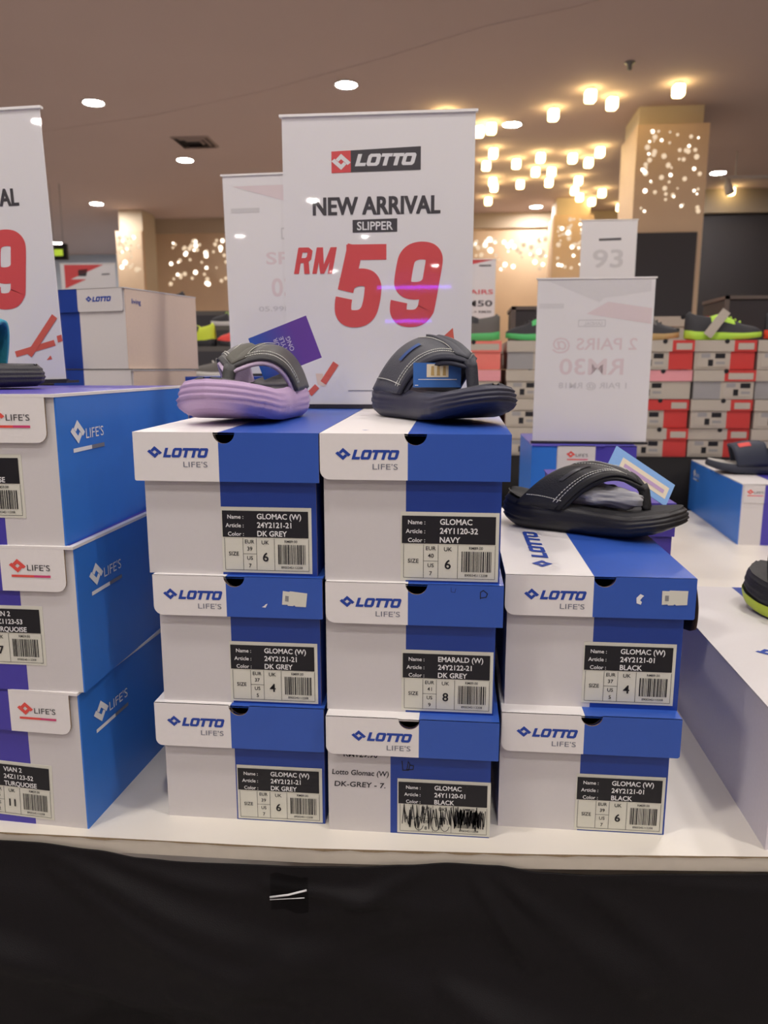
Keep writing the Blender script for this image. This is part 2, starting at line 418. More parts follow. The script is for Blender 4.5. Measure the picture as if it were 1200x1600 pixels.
def pillar(label, x0, x1, y0, y1, zp, over, dn, seed, black=None, rr=(.008, .028)):
    t = thing('pillar', label, 'pillar', ((x0+x1)/2, (y0+y1)/2, 0)); cx, cy = (x0+x1)/2, (y0+y1)/2
    MB().box((x0-cx, y0-cy, 0), (x1-cx, y1-cy, CEIL)).build('shaft', [CREAM], t)
    cl = MB().box((x0-cx-over, y0-cy-.1, 0), (x1-cx+over, y0-cy, zp)).box((x0-cx-over, y0-cy, 0), (x0-cx-.005, y1-cy, zp))
    c = cl.build('wood_cladding', [WOOD], t)
    dots(c, FR(0, y0-cy-.102, 0), (x0-cx+.02, x1-cx-.02), (zp-.75, zp-.06), dn, seed, rr, .28)
    if black:
        MB().box((x0-cx+black[0], y0-cy-.125, .5), (x1-cx+black[1], y0-cy-.1, black[2])).build('black_board', [DARKW], t)
    return t
pillar('nearer wood clad pillar with pinhole lights and cream top, right of the tall price signs', 1.60, 2.17, 7.7, 8.3, 3.42, .03, 60, 11, (.0, -.02, 2.49), (.008, .024))
pillar('further wood clad pillar with pinhole lights, beside the dark wall strip', 1.33, 1.80, 11.5, 12.0, 3.36, .04, 40, 12, None, (.012, .034))
pillar('beige pillar with sparkling lights at the far left wall corner', -5.10, -4.74, 11.7, 12.2, 3.28, .02, 35, 13, None, (.015, .04))
tag(MB().box((1.93, 11.55, 0), (2.06, 11.62, 3.3)).build('wall_panel', [DARKW]), 'dark narrow wall strip between the further pillar and the small upright sign', 'wall panel')

# ------------------------------------------------------------------ CEILING LIGHTS
def downlight(x, y, label, r=.085):
    t = thing('downlight', label, 'ceiling light', (x, y, CEIL), group='round recessed downlights')
    MB().lathe([(r+.02, 0), (r+.022, -.006), (r+.004, -.008), (r, -.003)], 0, 24).build('trim_ring', [WHITE], t)
    MB().disc((0, 0, -.0035), r, 0, 24, Matrix.Rotation(0, 4, 'X')).build('diffuser', [M_EMIT], t)
for x, y, l in [(-3.276,7.126,'round recessed downlight at upper left, above the left price sign'),
    (-.969,6.902,'round recessed downlight above the top of the middle price sign'),
    (-3.133,9.074,'round recessed downlight beside the square air vent'),
    (-5.215,11.237,'round recessed downlight right of the left price sign, third down on the left'),
    (-5.052,12.971,'round recessed downlight just above the far left sparkling pillar'),
    (-6.015,14.229,'smallest round downlight over the far blue grey wall'),
    (1.105,12.058,'round recessed downlight below the cube lamp cluster, at the far wall'),
    (3.101,10.248,'round recessed downlight right of the nearer wood pillar'),
    (.482,8.105,'round recessed downlight among the nearer cube lamps')]: downlight(x, y, l)
for k, (x, y) in enumerate([(-2.076,-8.981),(-1.711,-12.046),(-.562,-16.124),(-3.04,-16.967),(-3.925,-10.841),(-4.023,-5.26),
    (-1.0,-3.0),(1.3,-2.6),(.2,-.8),(-2.6,-1.0),(2.9,-.9),(.9,1.9),(-1.7,1.9),(3.0,2.1),(-1.4,4.3),(1.6,4.2),(-4.4,1.6),(-4,4.4),(3.8,5.2),(-.9,.15),(1.1,.25),(-8.3,9.5),(-8.2,12),(-7.6,14.6)]):  # last ones listed are unseen lamps added to brighten table and far left
    downlight(x, y, 'round recessed downlight out of view, reflected in the price signs or added for light')
cubes = [(1.079,7.185),(1.299,7.393),(1.786,7.118),(.826,7.651),(.281,8.006),(.167,8.095),(.339,8.885),(.282,9.397),(.617,9.347),(.863,9.109),(1.215,9.168),(1.42,9.369),(1.471,8.944),
    (.389,10.183),(.419,10.486),(.377,11.303),(.869,9.736),(1.056,9.753),(1.087,10.281),(.739,10.347),(1.436,10.217),(1.469,10.761),(1.598,11.181),(1.809,11.479),(1.851,10.942),(2.274,11.9),(3.508,11.0),(-.15,7.62)]
ordn = ['first','second','third','fourth','fifth','sixth','seventh','eighth','ninth','tenth']
bands = [[c for c in cubes if a <= c[1] < b] for a, b in ((0,7.3),(7.3,7.8),(7.8,8.7),(8.7,9.2),(9.2,9.6),(9.6,10.25),(10.25,10.6),(10.6,11.2),(11.2,13))]
cproto = None
for bi, bd in enumerate(bands):
    for ci, (x, y) in enumerate(sorted(bd)):
        lb = 'glowing warm cube ceiling lamp, %s from the left in the %s nearest row' % (ordn[ci], ordn[bi])
        if cproto is None:
            t = cproto = thing('cube_lamp', lb, 'ceiling light', (x, y, CEIL), .12, 'warm cube lamps on the ceiling')
            s = .045; sh = MB()
            sh.box((-s, -s, -.112), (s, s, -.015)); o = sh.build('glass_shade', [M_CUBE], t)
            md = o.modifiers.new('round', 'BEVEL'); md.width = .02; md.segments = 3
            MB().lathe([(.04, -.015), (.04, 0)], 0, 16).build('base', [WHITE], t)
        else:
            t = cproto.copy(); C.objects.link(t); t.location = (x, y, CEIL); t['label'] = lb; t.rotation_euler = (0, 0, .12)
            for ch in cproto.children:
                c = ch.copy(); C.objects.link(c); c.parent = t
def vent(x, y, s, label):
    t = thing('air_vent', label, 'air vent', (x, y, CEIL), group='square ceiling air vents')
    f = MB()
    for k, q in enumerate((1.0, .72, .44)):
        a, b = s*q, s*(q-.1)
        f.lathe([(a*1.414, -.002-.0*k), (b*1.414, -.018)], 0, 4, Matrix.Rotation(PI/4, 4, 'Z'))
    f.build('louvre', [mat('vent_paint', (150, 132, 126), .7)], t)
    MB().box((-s*.92, -s*.92, -.003), (s*.92, s*.92, -.001)).build('dark_opening', [mat('vent_dark', (38, 32, 32), .9)], t)
vent(-2.78, 8.39, .2, 'square ceiling air vent with dark louvres above the left downlights')
vent(4.3, 9.6, .28, 'dark square ceiling air vent at the right edge')
tag(MB().lathe([(.0, -.06), (.018, -.055), (.02, -.02), (.04, -.01), (.04, 0)], 0, 12).build('sprinkler', [METAL], loc=(1.284, 6.635, CEIL)), 'small ceiling sprinkler above the nearest cube lamps', 'sprinkler')
t = thing('track_light', 'white track light rail with two spot heads right of the wood pillar', 'track light', (3.3, 9.3, CEIL))
MB().box((-.45, -.02, -.28), (.6, .02, -.25)).build('rail', [WHITE], t)
for x in (-.3, .5): MB().tube([(x, 0, 0), (x, 0, -.25)], .008).build('drop_rod', [WHITE], t)
for x in (-.38, .36): MB().tube([(x, 0, -.28), (x, -.03, -.36), (x+.02, -.06, -.44)], [.02, .045, .05], 0, 12).build('spot_head', [WHITE], t)
t = thing('exit_sign', 'small dark hanging sign box with green face left of the far wall', 'exit sign', (-5.22, 10.0, 2.66))
MB().box((-.10, 0, 0), (.13, .05, .2)).build('case', [INK], t)
MB().box((-.04, -.004, .05), (.08, 0, .13)).build('lit_face', [emis('sign_green', (170, 190, 60), .6)], t)
for x in (-.05, .08): MB().tube([(x, .025, .2), (x, .025, CEIL-2.66)], .003).build('rod', [METAL], t)
# violet led lines on the wall behind the photographer
for k, (x0, x1, z) in enumerate([(-2.1, -.2, 3.3), (-1.9, -.7, 2.45), (-9.5, -7, 3.3)]):
    tag(MB().box((x0, -18.19, z), (x1, -18.15, z+.05)).build('led_strip', [M_VIOLET]), 'violet led strip whose reflection streaks across the glossy price signs', 'led strip', 'violet led strips on the wall opposite')

# ------------------------------------------------------------------ TABLE AND CLOTH
t = thing('display_table', 'white display table top with chipped front edge carrying the shoe boxes', 'table', (0, 1.8, 0))
plan = [(-1.35,.742),(-.16,.7525),(.1,.766),(.36,.786),(.9,.82),(1.7,.88),(1.7,2.9),(-.62,2.9),(-.62,2.2),(-1.35,2.2)]
pl = [(a, b-1.8) for a, b in plan]
tp = MB().poly(pl, .018, 0, Matrix.Translation((0, 0, .75)), 1); tp.build('tabletop', [TABLE, EDGE], t)
ch = MB(); rnd = random.Random(2)
n = 90; P = []
for i in range(n):
    x = -.62+1.3*i/(n-1)
    for (a, b), (c, d) in zip(plan[:5], plan[1:6]):
        if a <= x <= c: yy = b+(d-b)*(x-a)/(c-a)
    P.append((x, yy-1.8-.0006, .0012+.0022*abs(math.sin(i*.9)*rnd.random())))
ch.add([(x, y, .7502) for x, y, h in P]+[(x, y, .7502-h) for x, y, h in P], [(n+i, n+i+1, i+1, i) for i in range(n-1)])
ch.build('chipped_edge', [CHIP], t)
for x in (-1.2, 1.55):
    for y in (-.9, .98): MB().box((x-.025, y-.025, 0), (x+.025, y+.025, .732)).build('leg', [METAL], t)
# black cloth skirt: tacked along the board, drapes in folds
topz = [(-1.35,.742),(-.62,.7405),(-.47,.7415),(-.4,.736),(-.345,.729),(-.3,.727),(-.2,.7285),(-.1,.7305),(-.05,.7345),(0,.7385),(.05,.737),(.1,.730),(.15,.7275),(.25,.730),(.42,.733),(1.7,.735)]
def interp(tab, x):
    for (a, b), (c, d) in zip(tab[:-1], tab[1:]):
        if a <= x <= c:
            u = (x-a)/(c-a); u = u*u*(3-2*u); return b+(d-b)*u
    return tab[0][1] if x < tab[0][0] else tab[-1][1]
FOLDS = [(-.47,.0,-.02,.16,.018,.010),(-.44,.03,-.08,.20,.02,.008),(-.40,.0,-.20,.035,.010,.006),(-.2,.02,-.02,.05,.010,.007),(.02,.0,.10,.11,.012,.010),(.04,.0,.22,.13,.014,.008),(-.02,.0,-.16,.07,.014,.008),(.14,.0,.40,.02,.010,.006),(.16,.02,.34,.17,.02,.008),(-.55,.1,-.2,.24,.025,.010),(.0,.14,.3,.24,.025,.009),(-.3,.16,.05,.28,.03,.009)]
rows = []
for i in range(420):
    x = -1.35+3.05*i/419; r = []
    fy = None
    for (a, b), (c, d) in zip(plan[:5], plan[1:6]):
        if a <= x <= c: fy = b+(d-b)*(x-a)/(c-a)
    for j in range(120):
        v = (j/119)**1.4; z = interp(topz, x)*(1-v)+.01*v
        dn = interp(topz, x)-z
        amp = 2.4*min(1, dn/.25)
        y = fy-.003-.012*min(1, dn/.12)
        # swags running down to the right, and soft vertical folds
        y -= .010*amp*math.sin(9*x-2.2+14*dn)+.007*amp*math.sin(21*x+1.2-5*dn)
        y -= .007*min(1, dn/.05)*math.exp(-((dn-.07-.22*(x+.45))/.03)**2)+.006*min(1, dn/.05)*math.exp(-((dn-.05-.35*abs(x-.02))/.025)**2)
        y -= .006*min(1, dn/.05)*math.exp(-((dn-.16-.12*(x+.2))/.035)**2)
        for fx0, d0, fx1, d1, wv, av in FOLDS:
            dx, dd = fx1-fx0, d1-d0; tt = ((x-fx0)*dx+(dn-d0)*dd)/(dx*dx+dd*dd)
            tc_ = max(0, min(1, tt)); q_ = math.hypot(x-fx0-tc_*dx, dn-d0-tc_*dd)
            y -= av*min(1, dn/.03)*math.exp(-(q_/(wv*(.5+.8*tc_)))**2)*math.sin(PI*min(1, .15+.85*max(0, tt)))**.5 if -.2 < tt < 1.0 else 0
        r.append((x, y, z))
    rows.append(r)
tag(MB().grid(rows).build('table_skirt', [CLOTH], solid=.002), 'black cloth skirt hanging in folds from the white table front', 'table cloth')
t = thing('tape_strip', 'clear sticky tape holding black cloth to the table edge', 'tape', (-.170, .727, .7165))
r = []
for i in range(9):
    u = i/8; r.append([(-.0205+.041*v/6, -.006-.002*math.sin(u*7)+.001*math.sin(v*2+u*9), .022-.042*u+.002*math.sin(v)) for v in range(7)])
MB().grid(r).build('film', [TAPE], t)
cr = MB(); cr.tube([(-.0205, -.0095, -.003), (0, -.0105, .002), (.0195, -.0095, .008)], .0011, 0, 6); cr.tube([(-.0205, -.0095, -.006), (.017, -.0098, -.001)], .0005, 0, 6)
cr.build('crease', [mat('tape_crease', (225, 225, 225), .15)], t)

# ------------------------------------------------------------------ CENTRE STACKS
TX = [
 ('L1', 'shoe box size 6 at the bottom of the left centre stack', ['GLOMAC (W)', '24Y2121-21', 'DK GREY'], ('39', '6', '7')),
 ('L2', 'size 4 shoe box amid the left centre stack, torn sticker on lid', ['GLOMAC (W)', '24Y2121-21', 'DK GREY'], ('37', '4', '5')),
 ('L3', 'white and blue shoe box directly under the lavender sandal', ['GLOMAC (W)', '24Y2121-21', 'DK GREY'], ('39', '6', '7')),
 ('C1', 'shoe box with handwriting and scribbled out label below the middle stack', ['GLOMAC', '24Y1120-01', 'BLACK'], ('41', '7', '8')),
 ('C2', 'white and blue shoe box size 8 halfway up the middle stack', ['EMARALD (W)', '24Y2122-21', 'DK GREY'], ('41', '8', '9')),
 ('C3', 'white and blue shoe box marked NAVY size 6 on top of the middle stack', ['GLOMAC', '24Y1120-32', 'NAVY'], ('40', '6', '7')),
 ('R1', 'shoe box marked BLACK size 6 at the bottom of the right centre stack', ['GLOMAC (W)', '24Y2121-01', 'BLACK'], ('39', '6', '7')),
 ('R2', 'shoe box marked BLACK size 4 under the black sandal, brown flap sticking out', ['GLOMAC (W)', '24Y2121-01', 'BLACK'], ('37', '4', '5')),
]
G = {
 'L3': (.8,-.3374,-.1485,1.0465,1.2035,-.3445,-.1435,1.1510,-.2536,-.2512,-.2450,(-.2535,1.0495,.0995,.0730)),
 'L2': (.8,-.3288,-.1466,.896,1.0465,-.3315,-.1418,1.0008,-.2475,-.2488,-.2395,(-.2500,.8985,.1000,.0710)),
 'L1': (.8,-.3310,-.1440,.75,.896,-.3380,-.1425,.8440,-.2485,-.2493,-.2395,(-.2470,.7515,.1000,.0680)),
 'C3': (.8,-.1400,.0480,1.0435,1.2035,-.1424,.0560,1.1550,-.0523,-.0501,-.0421,(-.0576,1.0455,.1040,.0750)),
 'C2': (.8,-.1398,.0455,.893,1.0435,-.1385,.0525,.9975,-.0515,-.0491,-.0400,(-.0560,.8955,.1000,.0710)),
 'C1': (.79,-.1380,.0440,.75,.893,-.1385,.0515,.8485,-.0674,-.0356,-.0463,(-.0595,.7515,.1040,.0665)),
 'R2': (.83,.0593,.2505,.894,1.0485,.0560,.2590,1.0028,.1545,.1510,.1625,(.1450,.8995,.1000,.0720)),
 'R1': (.815,.0550,.2415,.75,.894,.0555,.2500,.8486,.1450,.1459,.1535,(.1415,.7515,.0980,.0690)),
}
BX = {}
for k, lb, li, sz in TX:
    g = G[k]
    BX[k] = lotto_box(lb, *g, li, sz, rise=.006 if k in ('L3', 'C3') else 0, scribble=k == 'C1', top_logo=k in ('C3', 'R2'),
        logo_x={'L3': .017, 'L2': .013, 'L1': .016, 'C3': .018, 'C2': .017, 'C1': .030, 'R2': .022, 'R1': .018}[k], logo_w=.066,
        rr={'L3': (.002, 0), 'L2': (.010, .001), 'L1': (.008, .002), 'C3': (.010, 0), 'C2': (.010, 0), 'C1': (.009, .001), 'R2': (.011, .002), 'R1': (.010, .003)}[k])
# torn price sticker, scratches and marks
def price_bit(k, x, z, a):
    root, lid, (cx, y, z0, L0, L1, H, yf) = BX[k]
    T = FR(x-cx, yf-.0002, z-z0) @ Matrix.Rotation(a, 4, 'Z')
    p = MB().poly([(0,0),(.006,.0005),(.0065,-.0006),(.012,-.0004),(.0135,.0007),(.015,-.0006),(.0265,0),(.027,.0155),(.008,.016),(.007,.0152),(.0,.0155)], .0003, 0, T @ Matrix.Translation((0,0,.0004)))
    o = p.build('price_sticker', [STICKER], lid)
    q = MB()
    for i in range(4): q.poly([(.003,.0045+.0016*i),(.007,.0045+.0016*i),(.007,.0055+.0016*i),(.003,.0055+.0016*i)], 0, 0, T @ Matrix.Translation((0,0,.0007)))
    q.build('printed_text', [SOFTINK], o)
price_bit('L2', -.1865, 1.0165, -.08); price_bit('R2', .2235, 1.019, .02)
def scratch(k, pts, T0, name='scratch_mark', m=PRINTW):
    root, lid, (cx, y, z0, L0, L1, H, yf) = BX[k]
    MB().poly([(a-cx, b-z0) for a, b in pts], 0, 0, FR(0, T0)).build(name, [m], lid)
scratch('L2', [(-.209,1.013),(-.205,1.0125),(-.2025,1.017),(-.2045,1.0165),(-.2065,1.0145)], -.0090)
scratch('R2', [(.197,1.020),(.2015,1.0185),(.2025,1.0215),(.2005,1.0235),(.2025,1.0265),(.2045,1.0285),(.2005,1.0305),(.1965,1.026)], -.0090)
root, lid, (cx, y, z0, L0, L1, H, yf) = BX['C2']
m = MB(); T = FR(-cx, yf-.0004, -z0)
m.stroke([(.028,1.030),(.034,1.031),(.0355,1.035),(.031,1.0385),(.028,1.0365),(.028,1.029)], .0009, 0, T)
m.stroke([(-.003,1.041),(-.003,1.036),(.001,1.0355),(.002,1.040)], .0004, 0, T)
m.build('pen_mark', [INK], lid)
root, lid, (cx, y, z0, L0, L1, H, yf) = BX['C1']
m = MB(); T = FR(-cx, -.0004, -z0)
m.text(T, 'RM129.90', .0095, 0, .014, x=-.120, y=.8415, sx=1.0, shear=-.1)
m.text(T, 'Lotto Glomac (W)', .0088, 0, .014, x=-.1335, y=.8195, width=.064, shear=.1)
m.text(T, 'DK-GREY - 7.', .0088, 0, .014, x=-.131, y=.805, width=.058, shear=.1)
m.stroke([(-.0545,.8395),(-.0535,.828),(-.047,.8285),(-.0455,.835),(-.0475,.8385),(-.049,.829),(-.042,.8295),(-.0415,.834),(-.0455,.8345)], .001, 0, T)
m.build('handwriting', [INK], root)
# loose kraft flap at the side of the upper right box
root, lid, (cx, y, z0, L0, L1, H, yf) = BX['R2']
r = []
for i in range(10):
    u = i/9; r.append([(L1+.001+.010*math.sin(u*2.2)*(.6+.4*math.sin(v/6*PI)), .004+.15*v/6, H-.002-.075*u*(1-.25*(v/6-.5)**2*4)) for v in range(7)])
MB().grid(r).build('side_flap', [mat('brown_card_inside', (70, 52, 42), .85)], lid, solid=.0015)

# boxes standing in the second row
def plain_box(name, label, x0, x1, y0, y1, z0, z1, left, right, fsplit, top, rz=0, group='shoe boxes in the rear rows', flap=True, swap=False, cat='shoe box'):
    t = thing(name, label, cat, (x1, y0, z0), rz, group); w = x1-x0; h = z1-z0; d = y1-y0; g = fsplit
    b = MB(); b.box((-w, 0, 0), (-w+g, d, h-.002), 0); b.box((-w+g, 0, 0), (0, d, h-.002), 1); b.build('body', [left, right], t)
    l = MB(); fz = h*.64
    l.box((-w-.003, -.004, h-.002), (-w+g, d, h), 0); l.box((-w+g, -.004, h-.002), (.003, d, h), 1)
    if flap: l.box((-w-.003, -.004, fz), (-w+g, -.002, h-.002), 0); l.box((-w+g, -.004, fz), (.003, -.002, h-.002), 1)
    ld = l.build('lid', [left if not top else top, right if not top else top] if not flap else [left, right], t)
    return t, ld, w, d, h

# ------------------------------------------------------------------ LEFT STACK (wide boxes with violet, white and blue faces)
LIFELOGO = [LOGORED, SIGNDARK, LOGOPINK]; LIFEW = [PRINTW, PRINTW, SOFTINK]
def lifes_box(label, corner, z0, w, d, h, rz, logo=True, lab=None, flapright=.010, split=.083, bsplit=.066, side=None, group='violet and white shoe boxes with blue sides', lean=0.0, logo_h=.0150, fh=.050):
    t = thing('wide_shoe_box', label, 'shoe box', (corner[0], corner[1], z0), rz, group)
    side = side or LBLUE; k = .0018
    b = MB()
    # front in two print colours, side wall blue, back, bottom
    b.box((-w, 0, 0), (-bsplit, k, h-.003), 1); b.box((-bsplit, 0, 0), (-k, k, h-.003), 0)
    b.box((-k, 0, 0), (0, d, h-.003), 2); b.box((-w, k, 0), (-w+k, d, h-.003), 1); b.box((-w+k, d-k, 0), (-k, d, h-.003), 1); b.box((-w+k, k, 0), (-k, d-k, k), 3)
    b.build('body', [WHITE, PURPLE, side, KRAFT], t)
    l = MB(); r = .011
    A = notched(-split, -flapright, h-fh, h, None, 0, 0, r)
    l.poly(A, .0018, 0, FR(0, -.004), 2); l.poly([(-w, h-fh), (-split, h-fh), (-split, h), (-w, h)], .0018, 1, FR(0, -.004), 2)
    l.box((-w, -.004, h-.003), (0, d, h), 1)
    l.box((-split, -.0041, h-.0029), (.0004, .002, h+.0002), 0); l.box((-.006, -.004, h-.0029), (.0006, d, h+.0003), 0)
    ld = l.build('lid', [LIDW, PURPLE, KRAFT], t)
    if logo: lifes_logo(ld, FR(0, -.0045), -.071, h-fh*.62, logo_h, LIFELOGO)
    lifes_logo(t, RT(.0006, 0, 0), .030, h-.058, .026, LIFEW, 'side_logo')
    if lab: size_label(t, FR(-.042-.1, 0, lab[3]) @ Matrix.Rotation(lab[4], 4, 'Z'), .1, .068, lab[0], *lab[1], price='RM59.00')
    return t
lifes_box('wide shoe box at the bottom of the left stack, size 11 label, blue side', (-.4125, .7645), .75, .29, .41, .167, math.radians(-3.5), lab=(['VIAN 2', '24Z1123-52', 'TURQUOISE'], ('45', '11', '12'), 0, .010, -.03))
lifes_box('wide shoe box in the middle of the left stack, size 7 label', (-.4045, .7645), .917, .29, .40, .166, math.radians(-.5), lab=(['VIAN 2', '24Z1123-53', 'TURQUOISE'], ('41', '7', '8'), 0, .030, 0))
lifes_box('wide shoe box topmost in the left stack, white lid edge and blue side', (-.4135, .7655), 1.083, .29, .41, .1605, math.radians(.8), lab=(['VIAN 2', '24Z1123-51', 'TURQUOISE'], ('41', '7', '8'), 0, .030, 0))

# white long box at the right with white side
t = thing('long_white_box', 'long white shoe box at the right edge with blue printed logo on its top', 'shoe box', (.345, .797, .75), -.008)
b = MB().box((0, 0, 0), (.30, .505, .1535)); b.build('body', [mat('lilac_white_card', (226, 220, 226), .5)], t)
l = MB().box((-.001, -.003, .1535), (.118, .507, .156), 0).box((.118, -.003, .1535), (.302, .507, .156), 1); ld = l.build('lid', [WHITE, BLUE], t)
lotto_logo(ld, TP(.047, .185, .1565, 0), 0, 0, .15, sub=False, hk=.13)

# ------------------------------------------------------------------ SANDALS
WT = [(0,0),(.012,.013),(.04,.0225),(.10,.031),(.2,.0355),(.35,.0355),(.5,.038),(.65,.0435),(.78,.0455),(.87,.0415),(.94,.031),(.985,.015),(1,0)]
def lerp(tab, x):
    for (a, b), (c, d) in zip(tab[:-1], tab[1:]):
        if a <= x <= c: return b+(d-b)*(x-a)/(c-a)
    return tab[-1][1] if x > tab[-1][0] else tab[0][1]
def us(n): return [.5-.5*math.cos(PI*i/n) for i in range(n+1)]
class Sole:
    """foot shape: toe +X, heel at x=0 side; heights along the length"""
    def __init__(s, L=.25, W=1.0, heel=.040, ball=.030, toe=.024, spring=.020, hspring=.006):
        s.L = L; s.W = W
        s.B = [(0, hspring), (.14, 0), (.55, 0), (.75, spring*.18), (.9, spring*.62), (1, spring)]
        s.H = [(0, heel*1.0), (.25, heel*.95), (.5, (heel+ball)/2), (.7, ball), (1, toe)]
    def x(s, u): return (u-.5)*s.L
    def hw(s, u): return lerp(WT, u)*s.W
    def cy(s, u): return .004*math.sin(PI*u)*s.W-.006*max(0, u-.6)
    def b(s, u): return lerp(s.B, u)
    def t(s, u): return s.b(u)+lerp(s.H, u)
def build_sole(root, so, base, foot, ridge=.0013, lug=.0016, outcol=None, rim=.9):
    n = 44; U = us(n); K = 18
    per = [(u, 1) for u in U]+[(u, -1) for u in U[-2:0:-1]]
    N = len(per); rows = []
    for k in range(K+1):
        f = k/K; r = []
        for i, (u, sd) in enumerate(per):
            z = so.b(u)+(so.t(u)-so.b(u))*f
            bul = .0045*math.sin(PI*min(1, f*1.05))-.006*max(0, .18-f)/.18-.002*max(0, f-.85)/.15
            zone = max(0, 1-u/.45)+max(0, (u-.62)/.25)*(1 if sd > 0 else .8); zone = min(1, zone)
            rg = ridge*zone*math.sin(2*PI*f*5)*(1 if .25 < f < .93 else 0)
            lg = lug*math.sin(i*PI*.9)*(1 if f < .5 else 0)*min(1, max(0, (u-.55)/.3))*min(1, max(0, (.985-u)/.05)) if lug else 0
            hw = so.hw(u); ex = bul+rg+lg
            ux = so.x(u)
            # push outwards: sideways on the flanks, lengthwise at the ends
            sx = -1 if u < .5 else 1
            e = max(0, (abs(u-.5)-.36)/.14)
            r.append((ux+sx*ex*e, so.cy(u)+sd*(hw+ex*(1-.5*e)*min(1, hw/.012)), z))
        rows.append(r)
    m = MB()
    vs = [p for r in rows for p in r]; fs = []
    for k in range(K):
        for i in range(N): fs.append((k*N+(i+1) % N, k*N+i, (k+1)*N+i, (k+1)*N+(i+1) % N))
    m.add(vs, fs, 0, None, True)
    def cap(row, z_off, flip):
        q = []
        for i in range(1, n):
            a = row[i]; b_ = row[N-i]; q.append([a, b_])
        fsx = MB()
        rr = [[(a[0]*(1-s)+b_[0]*s, a[1]*(1-s)+b_[1]*s, a[2]*(1-s)+b_[2]*s+z_off) for s in (0, .1, .3, .5, .7, .9, 1)] for a, b_ in q]
        return rr
    m.grid(cap(rows[0], 0, True), 0, flip=False); m.grid(cap(rows[-1], 0, False), 0, flip=True)
    ms = m.build('sole', [base], root)
    fr = []
    for u in U[2:-2]:
        hw = so.hw(u)*rim; r = []
        for j in range(9):
            s = -1+2*j/8
            edge = abs(s)**4
            dish = .004*edge+(.006*max(0, .25-u)/.25*abs(s)**2)
            r.append((so.x(u)*.985, so.cy(u)+s*hw, so.t(u)+.0008+dish))
        fr.append(r)
    # round the dish edge down to the sole
    fr2 = [[(p[0], p[1]*1.03 if j in (0, 8) else p[1], p[2]-.005 if j in (0, 8) else p[2]) for j, p in enumerate([r[0]]+r[1:-1]+[r[-1]])] for r in fr]
    MB().grid(fr2, flip=True).build('footbed', [foot], root)
    return ms
def strap_point(so, v, r, p):
    """v -1..1 from one side over the foot to the other, r 0 front edge .. 1 rear edge"""
    a = abs(v)
    L = so.L
    fx = p['fx']-(p['fx']-p['fs'])*a**p.get('fe', 1.25); rx = p['rx']-(p['rx']-p['rs'])*a**1.4
    fz = p['fz']*(1-a**2.0)+p['fa']*math.sin(PI*min(1, a*1.0))-.006*a**6; rz = p['rz']*(1-a**2.0)+p['ra']*math.sin(PI*a)-.006*a**6
    xu = fx*(1-r)+rx*r; u0 = xu
    z0 = so.t(p['fs'] if False else min(.95, max(.05, u0)))*1.0
    yw = (so.hw(p['fs'])*(1-r)+so.hw(p['rs'])*r)+.002
    y = yw*math.sin(v*PI/2)*(1.0)
    bulge = p.get('bulge', .006)*math.sin(PI*r)*(1-a**4)
    return Vector((so.x(u0), so.cy(u0)+y, z0+fz*(1-r)+rz*r+bulge))
def strap_grid(so, p, v0, v1, r0, r1, nv, nr, off=0):
    rows = []
    for i in range(nv+1):
        v = v0+(v1-v0)*i/nv; row = []
        for j in range(nr+1):
            r = r0+(r1-r0)*j/nr; q = strap_point(so, v, r, p)
            if off:
                e = .02
                dv = strap_point(so, min(1, v+e), r, p)-strap_point(so, max(-1, v-e), r, p)
                dr = strap_point(so, v, r+e, p)-strap_point(so, v, r-e, p)
                nn = dv.cross(dr)
                if nn.length > 1e-9: q = q+nn.normalized()*off
            row.append(tuple(q))
        rows.append(row)
    return rows
def stitches(root, so, p, curve, mat_, n=40, off=.0032, r=.00055):
    m = MB(); pts = []
    for k in range(n+1):
        v, rr = curve(k/n)
        e = .02; q = strap_point(so, v, rr, p)
        dv = strap_point(so, min(1, v+e), rr, p)-strap_point(so, max(-1, v-e), rr, p); dr = strap_point(so, v, rr+e, p)-strap_point(so, v, rr-e, p)
        nn = dv.cross(dr).normalized(); pts.append(q+nn*off)
    for k in range(n):
        a, b = pts[k], pts[k+1]
        m.tube([a, a.lerp(b, .72)], r, 0, 5)
    return m.build('stitching', [mat_], root)
STRAP = dict(fx=.78, fs=.40, fz=.028, fa=.012, rx=.48, rs=.10, rz=.054, ra=.006)
BST = {**STRAP, 'fa': .024, 'fz': .030, 'rz': .050, 'ra': .010, 'fs': .36}
LST = {**STRAP, 'fa': .018, 'fz': .020, 'rz': .046, 'ra': .010}
def ST(k): return {**STRAP, **{q: STRAP[q]*k for q in ('fz', 'fa', 'rz', 'ra')}}
